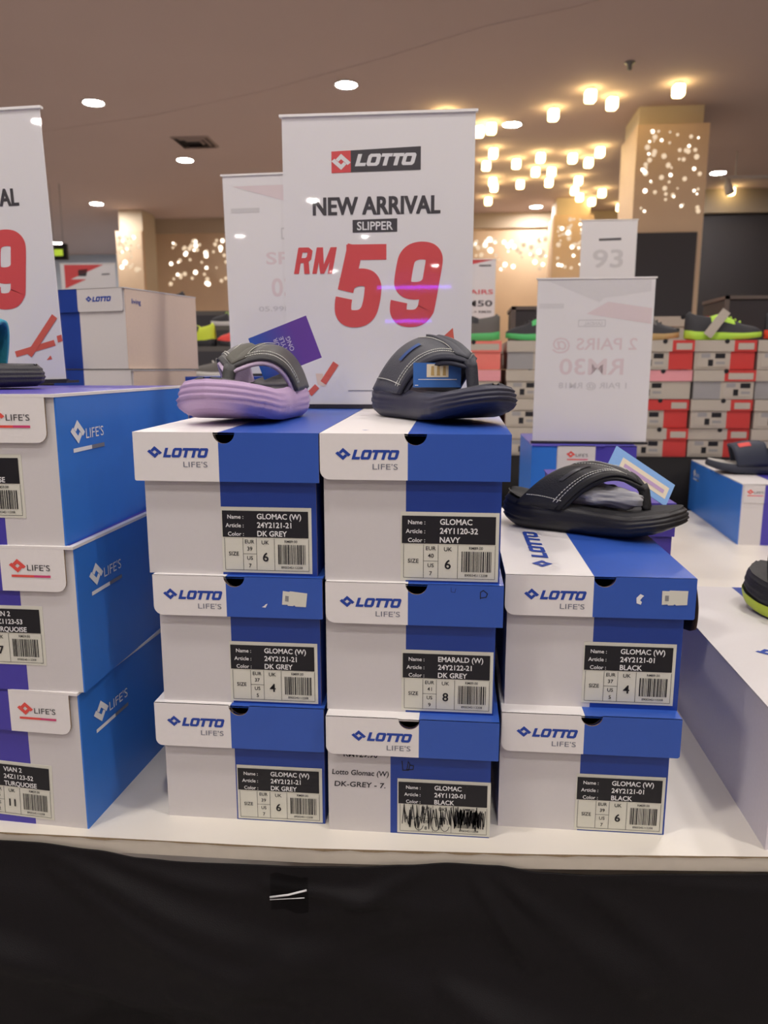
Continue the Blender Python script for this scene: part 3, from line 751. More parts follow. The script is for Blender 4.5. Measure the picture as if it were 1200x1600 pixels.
def make_sandal(name, label, loc, ang, cols, L=.245, W=1.0, tilt=0, roll=0, p=STRAP, sole_kw={}, lug=.0016, cat='sandal'):
    root = thing(name, label, cat, loc, 0, 'single sandals displayed on boxes', rot=(roll, tilt, math.radians(ang)))
    so = Sole(L=L, W=W, **sole_kw)
    build_sole(root, so, cols['sole'], cols['foot'], lug=lug)
    MB().grid(strap_grid(so, p, -1, 1, -.10, 1.02, 44, 12, -.0035)).build('lining', [cols['lining']], root, solid=.004)
    MB().grid(strap_grid(so, p, -1, 1, 0, 1, 44, 12, .0005)).build('strap', [cols['strap']], root, solid=.003)
    MB().grid(strap_grid(so, p, -.17, .17, .12, 1.06, 10, 10, .0026)).build('strap_tab', [cols['tab']], root, solid=.003)
    MB().grid(strap_grid(so, p, -1, 1, -.03, .09, 44, 3, .0012)).build('strap_edge_binding', [cols['bind']], root, solid=.003)
    q = strap_point(so, 0, 0, p); zt = so.t(p['fx'])
    MB().tube([(q.x-.004, q.y, q.z+.004), (q.x, q.y, q.z-.003), (q.x+.004, q.y, zt+.006), (q.x+.004, q.y, zt-.002)], [.008, .0075, .007, .010], 0, 12).build('toe_post', [cols['post']], root)
    st = cols['stitch']
    stitches(root, so, p, lambda s: (-.94+1.88*s, .16+.02*math.sin(6*s)), st, 70)
    stitches(root, so, p, lambda s: (-.94+1.88*s, .24), st, 70)
    for sg in (-1, 1):
        stitches(root, so, p, lambda s: (sg*(.17+.16*s**2), .26+.70*s), st, 20)
    stitches(root, so, p, lambda s: (-.92+.02*s, .1+.85*s), st, 16)
    return root, so
dk = lambda n, c, r=.55, b=.25: mat(n, c, r, bump=b, scale=500)
LAV = dict(sole=dk('lavender_foam', (196, 168, 204), .55, .12), foot=dk('dark_grey_footbed', (70, 68, 70), .7), lining=dk('lavender_lining', (205, 184, 212)), strap=dk('dark_grey_synthetic_leather', (92, 92, 90), .5),
    tab=dk('grey_webbing_tab', (96, 95, 88), .8), bind=dk('charcoal_binding', (62, 62, 64), .7), post=dk('charcoal_post', (66, 66, 66)), stitch=mat('pale_thread', (222, 222, 214), .7))
NAVY = dict(sole=dk('navy_foam', (54, 55, 72), .5, .12), foot=dk('navy_footbed', (44, 46, 58), .7), lining=dk('navy_lining', (44, 46, 62)), strap=dk('slate_synthetic_leather', (84, 86, 92), .5),
    tab=dk('slate_tab', (66, 68, 76), .6), bind=dk('navy_binding', (40, 42, 56), .7), post=dk('navy_post', (36, 38, 50)), stitch=MATS['pale_thread'])
BLK = dict(sole=dk('black_foam', (36, 35, 37), .42, .12), foot=dk('black_footbed', (40, 40, 42), .7), lining=dk('black_lining', (30, 30, 31)), strap=dk('black_synthetic_leather', (48, 48, 50), .45),
    tab=dk('black_tab', (44, 44, 46), .6), bind=dk('black_binding', (30, 30, 32), .7), post=dk('black_post', (26, 26, 28)), stitch=MATS['pale_thread'])
TOPZ = 1.2068
make_sandal('thong_sandal', 'lavender soled grey thong sandal on the left centre stack', (-.258, .955, TOPZ+.001), -101, LAV, L=.215, W=1.24, p=LST, lug=.0026, sole_kw=dict(heel=.043, ball=.036, toe=.033, spring=.018))
rn, so_n = make_sandal('thong_sandal', 'navy thong sandal with slate strap on top of the middle stack', (-.026, .975, TOPZ+.001), -54, NAVY, L=.245, W=1.1, p=ST(1.15))
rb, so_b = make_sandal('thong_sandal', 'black thong sandal stuffed with tissue on the right centre stack', (.187, 1.065, 1.0492), -26, BLK, L=.245, W=1.1, p=BST)
# embossed mark on two straps
def strap_mark(root, so, m_, v0, v1, r, n=4):
    mb = MB(); rows = strap_grid(so, ST(1.15) if so is so_n else BST, v0, v1, r-.05, r+.05, 12, 2, .0036)
    mb.grid(rows); mb.build('strap_emblem', [m_], root)
strap_mark(rn, so_n, mat('blue_print', (48, 84, 150), .5), -.72, -.45, .55)
strap_mark(rb, so_b, mat('grey_gloss_print', (78, 78, 82), .3), -.74, -.42, .50)
# crumpled tissue inside the black sandal
def blob(name, loc, rx, ry, rz_, m, seed, amp=.18, rot=0, nu=22, nv=30):
    rnd = random.Random(seed); ph = [(rnd.uniform(2, 7), rnd.uniform(2, 7), rnd.uniform(0, 6)) for k in range(6)]; rows = []
    for i in range(nu+1):
        th = PI*i/nu; r = []
        for j in range(nv+1):
            a = 2*PI*j/nv
            k = 1+amp*sum(abs(math.sin(f*th+c))*math.cos(round(g)*a+c) for f, g, c in ph)/3
            r.append((rx*k*math.sin(th)*math.cos(a), ry*k*math.sin(th)*math.sin(a), max(-rz_, rz_*k*math.cos(th))))
        rows.append(r)
    return MB().grid(rows).build(name, [m], loc=loc, rot=(0, 0, rot))
tag(blob('tissue_paper', (.200, 1.052, 1.099), .055, .021, .0135, mat('tissue', (168, 168, 170), .7, bump=.8, scale=60), 4, .35, math.radians(-26)), 'crumpled white tissue paper stuffed under the strap of the black sandal', 'tissue paper')  # tissue is white; shade under the strap is put into its grey

# ------------------------------------------------------------------ HANG TAGS
TAGG = gradient('tag_blue_violet_print', (36, 96, 190), (104, 66, 160), 'X', -.045, .02)
t = thing('hang_tag', 'blue to violet hang tag standing behind the lavender sandal', 'tag', (-.232, 1.03, 1.299), rot=(0, -math.radians(20.5), 0))
MB().box((-.041, -.0006, -.032), (.043, .0006, .026)).build('card', [TAGG], t)
m = MB(); T = FR(0, -.0009, 0) @ Matrix.Rotation(PI/2, 4, 'Z')
for k, (s, q) in enumerate((('YOUR', 0), ('STYLE', .008), ('ONG', .0165))): m.text(T, s, .0085, 0, .01, x=-.010, y=.004-q)
m.build('printed_text', [mat('pale_violet_ink', (206, 200, 232), .5)], t)
MB().poly([(-.028,-.020),(-.010,-.020),(-.010,-.003),(-.028,-.003)], 0, 0, FR(0, -.0009, 0)).build('pale_panel', [mat('pale_blue_ink', (176, 196, 226), .5)], t)
t = thing('hang_tag', 'blue hang tag with cream picture tucked under the navy sandal strap', 'tag', (-.023, .934, 1.2475), rz=math.radians(3))
MB().box((-.030, -.0006, 0), (.027, .0006, .029)).build('card', [mat('tag_blue', (58, 110, 182), .45)], t)
MB().poly([(-.014,.012),(.012,.012),(.012,.0275),(-.014,.0275)], 0, 0, FR(0, -.0009, 0)).build('picture_panel', [mat('cream_print', (232, 220, 190), .5)], t)
m = MB()
for k in range(3): m.poly([(-.009+.007*k,.014),(-.005+.007*k,.014),(-.0055+.007*k,.025),(-.0085+.007*k,.025)], 0, 0, FR(0, -.0012, 0))
m.poly([(-.024,.009),(.022,.009),(.022,.0098),(-.024,.0098)], 0, 1, FR(0, -.0012, 0)); m.poly([(-.028,.002),(-.024,.002),(-.024,.003),(-.028,.003)], 0, 1, FR(0, -.0012, 0))
m.build('printed_figures', [mat('tan_print', (190, 160, 100), .5), PRINTW], t)
t = thing('hang_tag', 'pale blue and cream hang tag leaning out behind the black sandal', 'tag', (.262, 1.113, 1.119), rot=(math.radians(-28), math.radians(33), math.radians(6)))
MB().box((-.052, -.0006, -.019), (.052, .0006, .019)).build('card', [mat('tag_pale_blue', (134, 178, 232), .45)], t)
MB().poly([(-.036,-.010),(.046,-.010),(.046,.009),(-.036,.009)], 0, 0, FR(0, -.0009, 0)).build('picture_panel', [mat('cream_yellow_print', (232, 220, 196), .5)], t)
MB().poly([(-.03,-.004),(.04,-.004),(.04,.002),(-.03,.002)], 0, 0, FR(0, -.0012, 0)).build('printed_stripe', [mat('lilac_print', (190, 160, 200), .5)], t)

# slides at the edges
def make_slide(label, loc, ang, sole, foot, strap, L=.27, W=1.1, p=None, extra=None, sole_kw={}, cat='sandal', mid=None):
    root = thing('slide_sandal', label, cat, loc, math.radians(ang), 'single sandals displayed on boxes'); so = Sole(L=L, W=W, **sole_kw)
    build_sole(root, so, sole, foot, .0008, 0)
    p = p or dict(fx=.80, fs=.72, fz=.050, fa=.012, rx=.48, rs=.40, rz=.062, ra=.012, fe=2)
    MB().grid(strap_grid(so, p, -1, 1, 0, 1, 40, 10, 0)).build('strap', [strap], root, solid=.006)
    if extra: MB().grid(strap_grid(so, p, *extra[0], 12, 4, .0045)).build('strap_emblem', [extra[1]], root)
    if mid:
        n = 40; U = us(n); rows = []
        for k in range(5):
            f = .0+.34*k/4
            rows.append([(so.x(u)*1.03, so.cy(u)+s*(so.hw(u)+.0062-.004*max(0, .2-f)*5), so.b(u)+(so.t(u)-so.b(u))*f) for u, s in [(u, 1) for u in U]+[(u, -1) for u in U[-2::-1]]])
        MB().grid(rows).build('midsole_band', [mid], root)
    return root
make_slide('black slide sandal with lime sole on the long white box at the right edge', (.535, 1.105, .907), 118, dk('black_slide_foam', (40, 40, 42), .5), dk('black_slide_footbed', (38, 38, 40)), dk('black_slide_strap', (34, 34, 36)), L=.27,
    sole_kw=dict(heel=.055, ball=.05, toe=.045, hspring=.012), mid=dk('lime_foam', (186, 205, 60), .5))
make_slide('turquoise strapped slide with dark sole on the left wide box stack', (-.672, .965, 1.2448), 4, dk('dark_grey_foam', (62, 62, 64)), dk('dark_slide_footbed', (70, 70, 72)), dk('turquoise_strap', (60, 170, 196)), L=.255,
    sole_kw=dict(heel=.034, ball=.03, toe=.027, spring=.002))

# ------------------------------------------------------------------ SIGNS
def sign_holder(name, label, loc, w, h, rz=0, lean=0, roll=0, cat='price sign', group=None):
    """clear acrylic stand: foot plate, sleeve and paper; origin at the middle of the foot"""
    t = thing(name, label, cat, loc, 0, group, rot=(lean, roll, rz))
    MB().box((-w/2, -.0012, .006), (w/2, .0012, h)).build('paper_insert', [PAPER], t)
    e = MB(); a = .0035
    e.box((-w/2-a, -.0042, .003), (w/2+a, -.0022, h+a)); e.build('acrylic_front', [ACRYL], t)
    f = MB(); f.box((-w/2-a, -.004, h), (w/2+a, .004, h+.0035)); f.build('acrylic_top_edge', [mat('frosted_acrylic_edge', (248, 246, 242), .25)], t)
    f = MB(); f.box((-w/2-a, -.006, 0), (w/2+a, .035, .004)); f.box((-w/2-a, -.005, .004), (w/2+a, .004, .0062), 0); f.build('foot_plate', [mat('dark_acrylic_foot', (52, 50, 52), .3)], t)
    return t
def digit(mb, T, ch, x, y, h, mi, sh=.2, wd=1.0):
    W1 = .215*h; T_ = T @ Matrix.Translation((0, 0, .00012)); T__ = T @ Matrix.Translation((0, 0, .00024))
    def pts(l, closed=False):
        if len(l) > 3:      # round the corners of the curve
            n = len(l); o = []
            for i in range(n if closed else n-1):
                p0 = l[(i-1) % n] if closed or i else l[0]; p1 = l[i]; p2 = l[(i+1) % n]; p3 = l[(i+2) % n] if closed or i < n-2 else l[-1]
                for k in range(4):
                    t = k/4
                    o.append(tuple(.5*(2*p1[c]+(p2[c]-p0[c])*t+(2*p0[c]-5*p1[c]+4*p2[c]-p3[c])*t*t+(3*p1[c]-p0[c]-3*p2[c]+p3[c])*t**3) for c in (0, 1)))
            l = o if closed else o+[l[-1]]
        return [(x+(a*wd+b*sh)*h, y+b*h) for a, b in l]
    if ch == '5':
        mb.stroke(pts([(.57,.905),(.06,.905)]), W1*.88, mi, T); mb.stroke(pts([(.165,.99),(.125,.43)]), W1*.95, mi, T_)
        mb.stroke(pts([(.105,.50),(.19,.575),(.30,.60),(.405,.575),(.465,.50),(.48,.40),(.48,.27),(.46,.17),(.40,.105),(.30,.085),(.20,.105),(.14,.17),(.12,.27),(.12,.345)]), W1, mi, T__)
    else:
        ring = [(.12+.0,.75),(.135,.835),(.195,.895),(.30,.915),(.405,.895),(.465,.835),(.48,.75),(.48,.56),(.465,.50),(.405,.445),(.30,.425),(.195,.445),(.135,.50),(.12,.58)]
        mb.stroke(pts(ring, True), W1, mi, T, closed=True)
        mb.stroke(pts([(.48,.75),(.48,.27),(.465,.175),(.405,.105),(.30,.085),(.195,.105),(.135,.17),(.12,.25),(.12,.295)]), W1, mi, T_)
def glyph_rm(mb, T, x, y, h, mi, sh=.2):
    T_ = T @ Matrix.Translation((0, 0, .00012)); T__ = T @ Matrix.Translation((0, 0, .00024))
    P = lambda l, ox: [(x+(a+ox+b*sh)*h, y+b*h) for a, b in l]
    w1 = .19*h
    mb.poly(P([(0,0),(.2,0),(.2,1),(0,1)], 0), 0, mi, T)
    mb.stroke(P([(.05,.91),(.40,.91),(.50,.84),(.50,.60),(.40,.51),(.05,.51)], 0), w1, mi, T_)
    mb.poly(P([(.30,.5),(.42,.0),(.64,0),(.50,.5)], 0), 0, mi, T__)
    mb.poly(P([(0,0),(.18,0),(.18,1),(0,1)], .74), 0, mi, T); mb.poly(P([(.62,0),(.80,0),(.80,1),(.62,1)], .74), 0, mi, T)
    mb.poly(P([(0,1),(.25,1),(.48,0),(.32,0)], .74), 0, mi, T_); mb.poly(P([(.80,1),(.55,1),(.32,0),(.48,0)], .74), 0, mi, T__)
# middle sign
sg = sign_holder('price_sign', 'tall acrylic price sign NEW ARRIVAL SLIPPER RM59 behind the middle stack', (-.1205, 1.178, 1.2096), .279, .4165)
q = FR(0, -.0016, 0)
ox, oz = .1205, -1.2096      # world to sign
def R4(x0, z0, x1, z1): return [(x0+ox, z0+oz), (x1+ox, z0+oz), (x1+ox, z1+oz), (x0+ox, z1+oz)]
m = MB()
m.poly([(-.1878+ox,1.5490+oz),(-.1595+ox,1.5495+oz),(-.1595+ox,1.5792+oz),(-.1878+ox,1.5784+oz)], 0, 0, q); m.poly([(-.1595+ox,1.5495+oz),(-.0582+ox,1.5508+oz),(-.0582+ox,1.5825+oz),(-.1595+ox,1.5792+oz)], 0, 1, q)
q2 = FR(0, -.0019, 0)
diamond(m, q2, -.1737+ox, 1.5640+oz, .022, 2); wordmark(m, q2, -.1535+ox, 1.5575+oz, .0165, 2, .085)
m.build('printed_logo', [SIGNRED, SIGNDARK, PRINTW], sg)
m = MB(); m.text(q, 'NEW ARRIVAL', .0345, 0, .055, x=-.2155+ox, y=1.4915+oz, width=.1855)
m.poly([(-.1575+ox,1.4660+oz),(-.0918+ox,1.4665+oz),(-.0918+ox,1.4850+oz),(-.1575+ox,1.4838+oz)], 0, 0, q); m.text(q2, 'SLIPPER', .0165, 1, .018, x=-.151+ox, y=1.4695+oz, width=.053)
m.build('printed_text', [SIGNDARK, PRINTW], sg)
m = MB(); glyph_rm(m, q, -.2465+ox, 1.4085+oz, .0375, 0)
digit(m, q, '5', -.1920+ox, 1.3330+oz, .1165, 0, .17, 1.0); digit(m, q, '9', -.1085+ox, 1.3330+oz, .1165, 0, .17, 1.0)
m.build('printed_price', [SIGNRED], sg)
_lay = [0]
def bar(mb, x0, z0, x1, z1, wd, mi=0, Q=None):
    _lay[0] += 1; mb.stroke([(x0, z0), (x1, z1)], wd, mi, Q @ Matrix.Translation((0, 0, .00008*(_lay[0] % 5+1))))
m = MB()
bar(m, -.2045+ox, 1.2480+oz, -.1845+ox, 1.2775+oz, .010, 0, q); bar(m, -.226+ox, 1.231+oz, -.214+ox, 1.243+oz, .009, 1, q)
m.poly([(-.030+ox,1.310+oz),(-.006+ox,1.310+oz),(-.0085+ox,1.329+oz)], 0, 0, q); m.poly([(-.225+ox,1.294+oz),(-.207+ox,1.286+oz),(-.22+ox,1.306+oz)], 0, 0, q)
m.poly([(-.213+ox,1.245+oz),(-.201+ox,1.242+oz),(-.205+ox,1.262+oz),(-.216+ox,1.262+oz)], 0, 2, q)
bar(m, -.166+ox, 1.2365+oz, -.100+ox, 1.2368+oz, .0012, 3, q)
m.build('printed_shapes', [SIGNORANGE, SIGNORANGE, PEACH, SOFTINK], sg)
# left sign
sx0 = -.752
sl = sign_holder('price_sign', 'tall acrylic price sign cut off by the left edge, red 9 visible', (sx0, 1.172, 1.2440), .279, .400, roll=math.radians(-1.4))
m = MB(); zo = -1.2440
m.text(q, 'NEW ARRIVAL', .0345, 0, .055, align='R', x=-.6592-sx0, y=1.5105+zo, sx=.74); m.build('printed_text', [SIGNDARK], sl)
m = MB(); digit(m, q, '9', -.7320-sx0, 1.3610+zo, .1130, 0, .12, 1.0); digit(m, q, '5', -.815-sx0, 1.3610+zo, .1130, 0, .12, 1.0)
glyph_rm(m, q, -.87-sx0, 1.43+zo, .0375, 0); m.build('printed_price', [SIGNRED], sl)
m = MB(); bar(m, -.668-sx0, 1.288+zo, -.620-sx0, 1.346+zo, .010, 0, q); bar(m, -.690-sx0, 1.290+zo, -.624-sx0, 1.306+zo, .009, 0, q)
m.poly([(-.619-sx0,1.306+zo),(-.611-sx0,1.308+zo),(-.612-sx0,1.318+zo),(-.620-sx0,1.316+zo)], 0, 0, q); m.poly([(-.64-sx0,1.280+zo),(-.631-sx0,1.281+zo),(-.633-sx0,1.287+zo)], 0, 0, q)
m.build('printed_shapes', [SIGNORANGE], sl)
# sign seen from behind, behind the middle sign
sb = sign_holder('price_sign', 'acrylic sign seen from its back behind the left edge of the middle sign', (-.338, 1.64, 1.2540), .290, .405, rz=.0, roll=math.radians(-.8))
m = MB()
m.poly([(-.125,.385),(.05,.335),(.02,.385)], 0, 0, q); m.text(q, 'SRIAP', .034, 0, .02, x=-.06, y=.23, width=.13); m.text(q, '03MR', .052, 0, .03, x=-.05, y=.165, width=.12)
m.text(q, '05.99MR', .014, 1, .02, x=-.08, y=.135, width=.09); m.poly([(-.13,.333),(-.07,.333),(-.07,.342),(-.13,.342)], 0, 1, q); m.stroke([(-.025,.28),(.06,.28),(.06,.30),(-.025,.30)], .003, 1, q, closed=True)
m.build('show_through_print', [FAINTR, FAINTG], sb)
# mirrored 2 PAIRS sign at the right
sr = sign_holder('price_sign', 'sign seen from behind with faint mirrored 2 PAIRS @ RM30', (.331, 1.975, 1.0830), .279, .400, rz=-.02)
m = MB()
def mirror(st, size, x, y, wd, mi, bold=.012):
    vs, fs = text_shape(st, bold); xa = min(a for a, b in vs); xb = max(a for a, b in vs); k = wd/(xb-xa)
    m.add([(x-(a-xa)*k, y+b*size) for a, b in vs], [f[::-1] for f in fs], mi, q)
mirror('2 PAIRS @', .040, .105, .232, .205, 0); mirror('RM30', .055, .075, .172, .155, 0, .015); mirror('1 PAIR @ RM18', .020, .085, .138, .165, 1)
m.stroke([(-.038,.288),(.026,.288),(.026,.303),(-.038,.303)], .002, 1, q, closed=True); mirror('SANDAL', .012, .02, .2905, .045, 1)
m.poly([(-.12,.398),(.01,.345),(.02,.355),(.13,.37),(.13,.397)], 0, 2, q); m.poly([(-.02,.318),(.03,.346),(.135,.330),(.135,.293)], 0, 0, q); m.poly([(-.135,.331),(-.075,.331),(-.075,.343),(-.135,.343)], 0, 2, q)
m.build('show_through_print', [FAINTR, FAINTG, mat('faint_sign_grey', (228, 226, 226), .6)], sr)

# ------------------------------------------------------------------ SECOND ROW ON THE TABLE
def rear(label, x0, x1, y0, y1, z0, z1, left, right, g, rz=0, nm='shoe_box'):
    return plain_box(nm, label, x0, x1, y0, y1, z0, z1, left, right, g, None, rz)
VIO = mat('violet_card_deep', (78, 62, 160), .4)
rear('violet shoe box right behind the black sandal, upper of two', .19, .350, 1.255, 1.66, .905, 1.057, VIO, VIO, .08)
rear('violet shoe box under the upper violet one behind the black sandal', .19, .342, 1.255, 1.66, .75, .905, VIO, VIO, .08)
# boxes carrying the mirrored sign
def lifes_rear(label, x0, x1, y0, z0, h, d=.35):
    t = thing('wide_shoe_box', label, 'shoe box', (x1, y0, z0), 0, 'violet and white shoe boxes with blue sides'); w = x1-x0
    b = MB().box((-w, 0, 0), (-w+.062, d, h), 0).box((-w+.062, 0, 0), (-w+.155, d, h), 1).box((-w+.155, 0, 0), (0, d, h), 2)
    b.build('body', [LBLUE, WHITE, PURPLE], t)
    l = MB().poly([(a-w, b_) for a, b_ in notched(.064, .155, h-.06, h+.002, None, 0, .008, 0)], .0018, 0, FR(0, -.003)).poly([(a-w, b_) for a, b_ in notched(.155, w, h-.06, h+.002, .166, .012)], .0018, 1, FR(0, -.003))
    l.box((-w, -.003, h), (0, d, h+.002), 1); ld = l.build('lid', [WHITE, PURPLE], t)
    lifes_logo(ld, FR(0, -.0034), -w+.087, h-.030, .017, LIFELOGO); return t
lifes_rear('violet and white shoe box directly under the mirrored sign', .186, .440, 1.93, .916, .1645)
lifes_rear('violet and white shoe box below the one carrying the mirrored sign', .186, .440, 1.93, .75, .1635)
# right back box with navy slide
t = thing('wide_shoe_box', 'blue sided shoe box at the right edge of the table carrying a navy slide', 'shoe box', (.845, 2.336, .75), math.radians(-3), 'violet and white shoe boxes with blue sides')
b = MB().box((0, 0, 0), (.062, .62, .181), 0).box((.062, 0, 0), (.30, .62, .181), 1).box((-.002, 0, 0), (0, .62, .1812), 2); b.build('body', [WHITE, PURPLE, LBLUE], t)
l = MB().box((-.001, -.003, .181), (.30, .62, .184), 0).poly([(.004,.128),(.062,.128),(.062,.184),(.004,.184)], .0018, 0, FR(0, -.003)).poly([(.062,.128),(.30,.128),(.30,.184),(.062,.184)], .0018, 1, FR(0, -.003))
l.poly([(.10,.02),(.28,.02),(.28,.55),(.10,.55)], 0, 1, TP(0, 0, .1845)); ld = l.build('lid', [WHITE, PURPLE], t)
lifes_logo(ld, FR(.014, -.0034), 0, .152, .015, LIFELOGO); lifes_logo(t, LF(-.0026, .57, .125), 0, 0, .028, LIFEW, 'side_logo')
make_slide('navy slide sandal with small red emblem on the right rear blue box', (.968, 2.58, .935), 172, dk('dark_navy_foam', (44, 48, 62)), dk('grey_slide_footbed', (190, 188, 180)), dk('navy_slide_strap', (44, 50, 66)), L=.30, W=1.15,
    extra=((.35, .55, .2, .55), mat('red_emblem', (216, 66, 60), .5)))
# left rear: support boxes and the big white box
rear('blue shoe box peeping out behind the lavender sandal, under the back sign', -.540, -.19, 1.52, 1.80, 1.09, 1.2535, BLUE, BLUE, .1)
rear('blue shoe box stacked under the one carrying the back sign', -.540, -.19, 1.52, 1.80, .92, 1.09, BLUE, BLUE, .1)
rear('bottom blue shoe box of the stack carrying the back sign', -.540, -.19, 1.52, 1.80, .75, .92, BLUE, BLUE, .1)
BEIGE = mat('beige_card', (222, 200, 182), .6)
def bigwhite(label, x, y, z0, h, rz, logo):
    t = thing('shoe_box', label, 'shoe box', (x, y, z0), math.radians(rz), 'shoe boxes in the rear rows'); d = .235
    b = MB().box((-.19, 0, 0), (-.115, d, h-.002), 1).box((-.115, 0, 0), (-.002, d, h-.002), 0).box((-.002, .001, 0), (0, d, h-.002), 2); b.build('body', [WHITE, BLUE, BEIGE], t)
    l = MB().box((-.192, -.004, h-.002), (-.115, d, h), 1).box((-.115, -.004, h-.002), (.001, d, h), 0)
    if h > .1: l.poly([(p, q_) for p, q_ in notched(-.115, -.004, h-.045, h, None, 0, .004, .004)], .0018, 0, FR(0, -.004)).box((-.19, -.004, h-.045), (-.115, -.002, h), 1)
    ld = l.build('lid', [WHITE, BLUE], t)
    if logo:
        lotto_logo(ld, FR(0, -.0045), -.092, h-.026, .062, sub=False)
        m = MB(); m.text(RT(.0008, 0, 0), 'living', .014, 0, .005, x=.018, y=h-.03); m.build('side_print', [LOGOBLUE], t)
bigwhite('white shoe box with beige side standing high behind the left stack', -.651, 1.5, 1.269, .157, -16, True)
bigwhite('white shoe box under the beige sided one, only its upper edge showing', -.640, 1.495, 1.11, .157, -12, False)
bigwhite('third white shoe box down in the stack behind the left stack', -.640, 1.495, .93, .179, -12, False)
bigwhite('lowest white shoe box in the stack behind the left stack', -.640, 1.495, .75, .179, -12, False)

# ------------------------------------------------------------------ REAR SHELF OF RED AND GREY CARTONS
t = thing('riser_table', 'black draped riser table under the red and grey cartons', 'table', (1.0, 3.6, 0))
MB().box((-1.45, -.62, .915), (1.6, .62, .940)).build('tabletop', [INK], t)
rows = []
for i in range(120):
    x = -1.45+3.05*i/119
    rows.append([(x, -.628-.006*math.sin(x*40)*(j/6), .938-.93*j/6) for j in range(7)])
MB().grid(rows).build('black_drape', [CLOTH], t, solid=.002)
CGREY = mat('carton_grey', (180, 171, 158), .6); CRED = mat('carton_red', (196, 58, 54), .5); CPINK = mat('carton_pink', (222, 150, 156), .5); CMID = mat('carton_mid_grey', (150, 148, 148), .6); CSAL = mat('carton_salmon', (226, 120, 108), .5)
_cart = {}
def carton(label, x, y, z, style, rz=0, h=.106, w=.222):
    """origin at the front middle of the base"""
    key = (style, h, w)
    if key in _cart:
        src = _cart[key]; t = src.copy(); C.objects.link(t)
        for ch in src.children:
            c = ch.copy(); C.objects.link(c); c.parent = t
    else:
        t = thing('shoe_carton', '', 'shoe box', (0, 0, 0), 0, 'cartons stacked on the rear shelf'); d = .30; k = w/2
        cols = {'red': (CGREY, CRED, CGREY, CRED, .60), 'pink': (CGREY, CGREY, CPINK, CPINK, .6), 'mid': (CMID, CGREY, CGREY, CRED, .45), 'grey': (CGREY, CGREY, CGREY, CGREY, .5), 'salmon': (CGREY, CSAL, CSAL, CSAL, .25), 'redtop': (CGREY, CRED, CRED, CRED, .6)}[style]
        a, b_, c_, d_, f = cols; s = -k+w*f
        MB().box((-k, 0, 0), (s, d, h-.002), 0).box((s, 0, 0), (k, d, h-.002), 1).build('body', [a, b_], t)
        l = MB().box((-k-.003, -.005, h*.62), (s+.01, d, h), 0).box((s+.01, -.005, h*.62), (k+.003, d, h), 1)
        if d_ != CPINK and d_ != CGREY: l.box((s+.024, -.0056, h*.68), (k-.006, -.005, h*.90), 2)
        l.disc((-k+w*.52, h-.004, 0), .009, 3, 10, FR(0, -.0058)); l.build('lid', [c_, d_, CGREY, INK], t)
        lb = MB(); x0 = -k+.012 if style != 'mid' else s+.008
        lb.box((x0, -.0016, h*.08), (x0+.105, 0, h*.58), 0); lb.poly([(x0+.012,h*.40),(x0+.045,h*.40),(x0+.045,h*.55),(x0+.012,h*.55)], 0, 2, FR(0, -.002)); lb.poly([(x0+.062,h*.38),(x0+.098,h*.38),(x0+.098,h*.55),(x0+.062,h*.55)], 0, 1, FR(0, -.002))
        lb.poly([(x0+.038,h*.12),(x0+.056,h*.12),(x0+.056,h*.34),(x0+.038,h*.34)], 0, 1, FR(0, -.002)); lb.poly([(x0+.066,h*.18),(x0+.098,h*.18),(x0+.098,h*.27),(x0+.066,h*.27)], 0, 2, FR(0, -.002))
        lb.build('size_label', [CGREY, INK, CMID], t)
        _cart[key] = t
    t.location = (x, y, z); t.rotation_euler = (0, 0, rz); t['label'] = label
    return t
cn = {1: 'stack just right of the middle price sign', 2: 'grey stack left of the mirrored sign', 3: 'stack at the right edge of the mirrored sign', 4: 'wholly visible stack right of the mirrored sign', 5: 'stack at the right picture edge'}
hn = ['bottom', 'second up', 'third up', 'fourth up', 'fifth up', 'sixth up']
cols_ = {1: (.052, ['salmon', 'salmon', 'pink', 'salmon'], .165), 2: (.294, ['grey', 'grey', 'grey', 'mid'], .222), 3: (.757, ['red', 'redtop', 'pink', 'red'], .222), 4: (.982, ['red', 'red', 'mid', 'red'], .222), 5: (1.208, ['red', 'red', 'mid', 'grey'], .222)}
for k, (x, st, wd) in cols_.items():
    for i, s in enumerate(st):
        carton('shoe carton, %s in the %s' % (hn[i], cn[k]), x+.001*math.sin(i*2.3+k), 3.0+.008*math.sin(i*1.7+k*2), .940+.1085*i, s, .008*math.sin(i*3+k), .1062, .215)
# rear row carrying more cartons, higher
rrow = {1: (.03, ['red']*4), 2: (.30, ['grey']*4), 3: (.655, ['red', 'red', 'red', 'redtop', 'red']), 4: (.915, ['red', 'red', 'mid', 'redtop', 'red']), 5: (1.175, ['red', 'mid', 'red', 'redtop'])}
rl = {1: 'rear stack behind the small sign with M50', 2: 'rear stack behind the green marked trainer', 3: 'rear stack beside the edge of the mirrored sign', 4: 'rear stack behind the lime and black trainer', 5: 'rear stack behind the orange and black trainer'}
for k, (x, st) in rrow.items():
    for i, s in enumerate(st):
        zz = .940+.1085*i
        carton('shoe carton, %s in the %s' % (hn[i], rl[k]), x+.002*math.sin(i*2+k), 3.36, zz, s, .012*math.sin(i*5+k), .1062, .23)

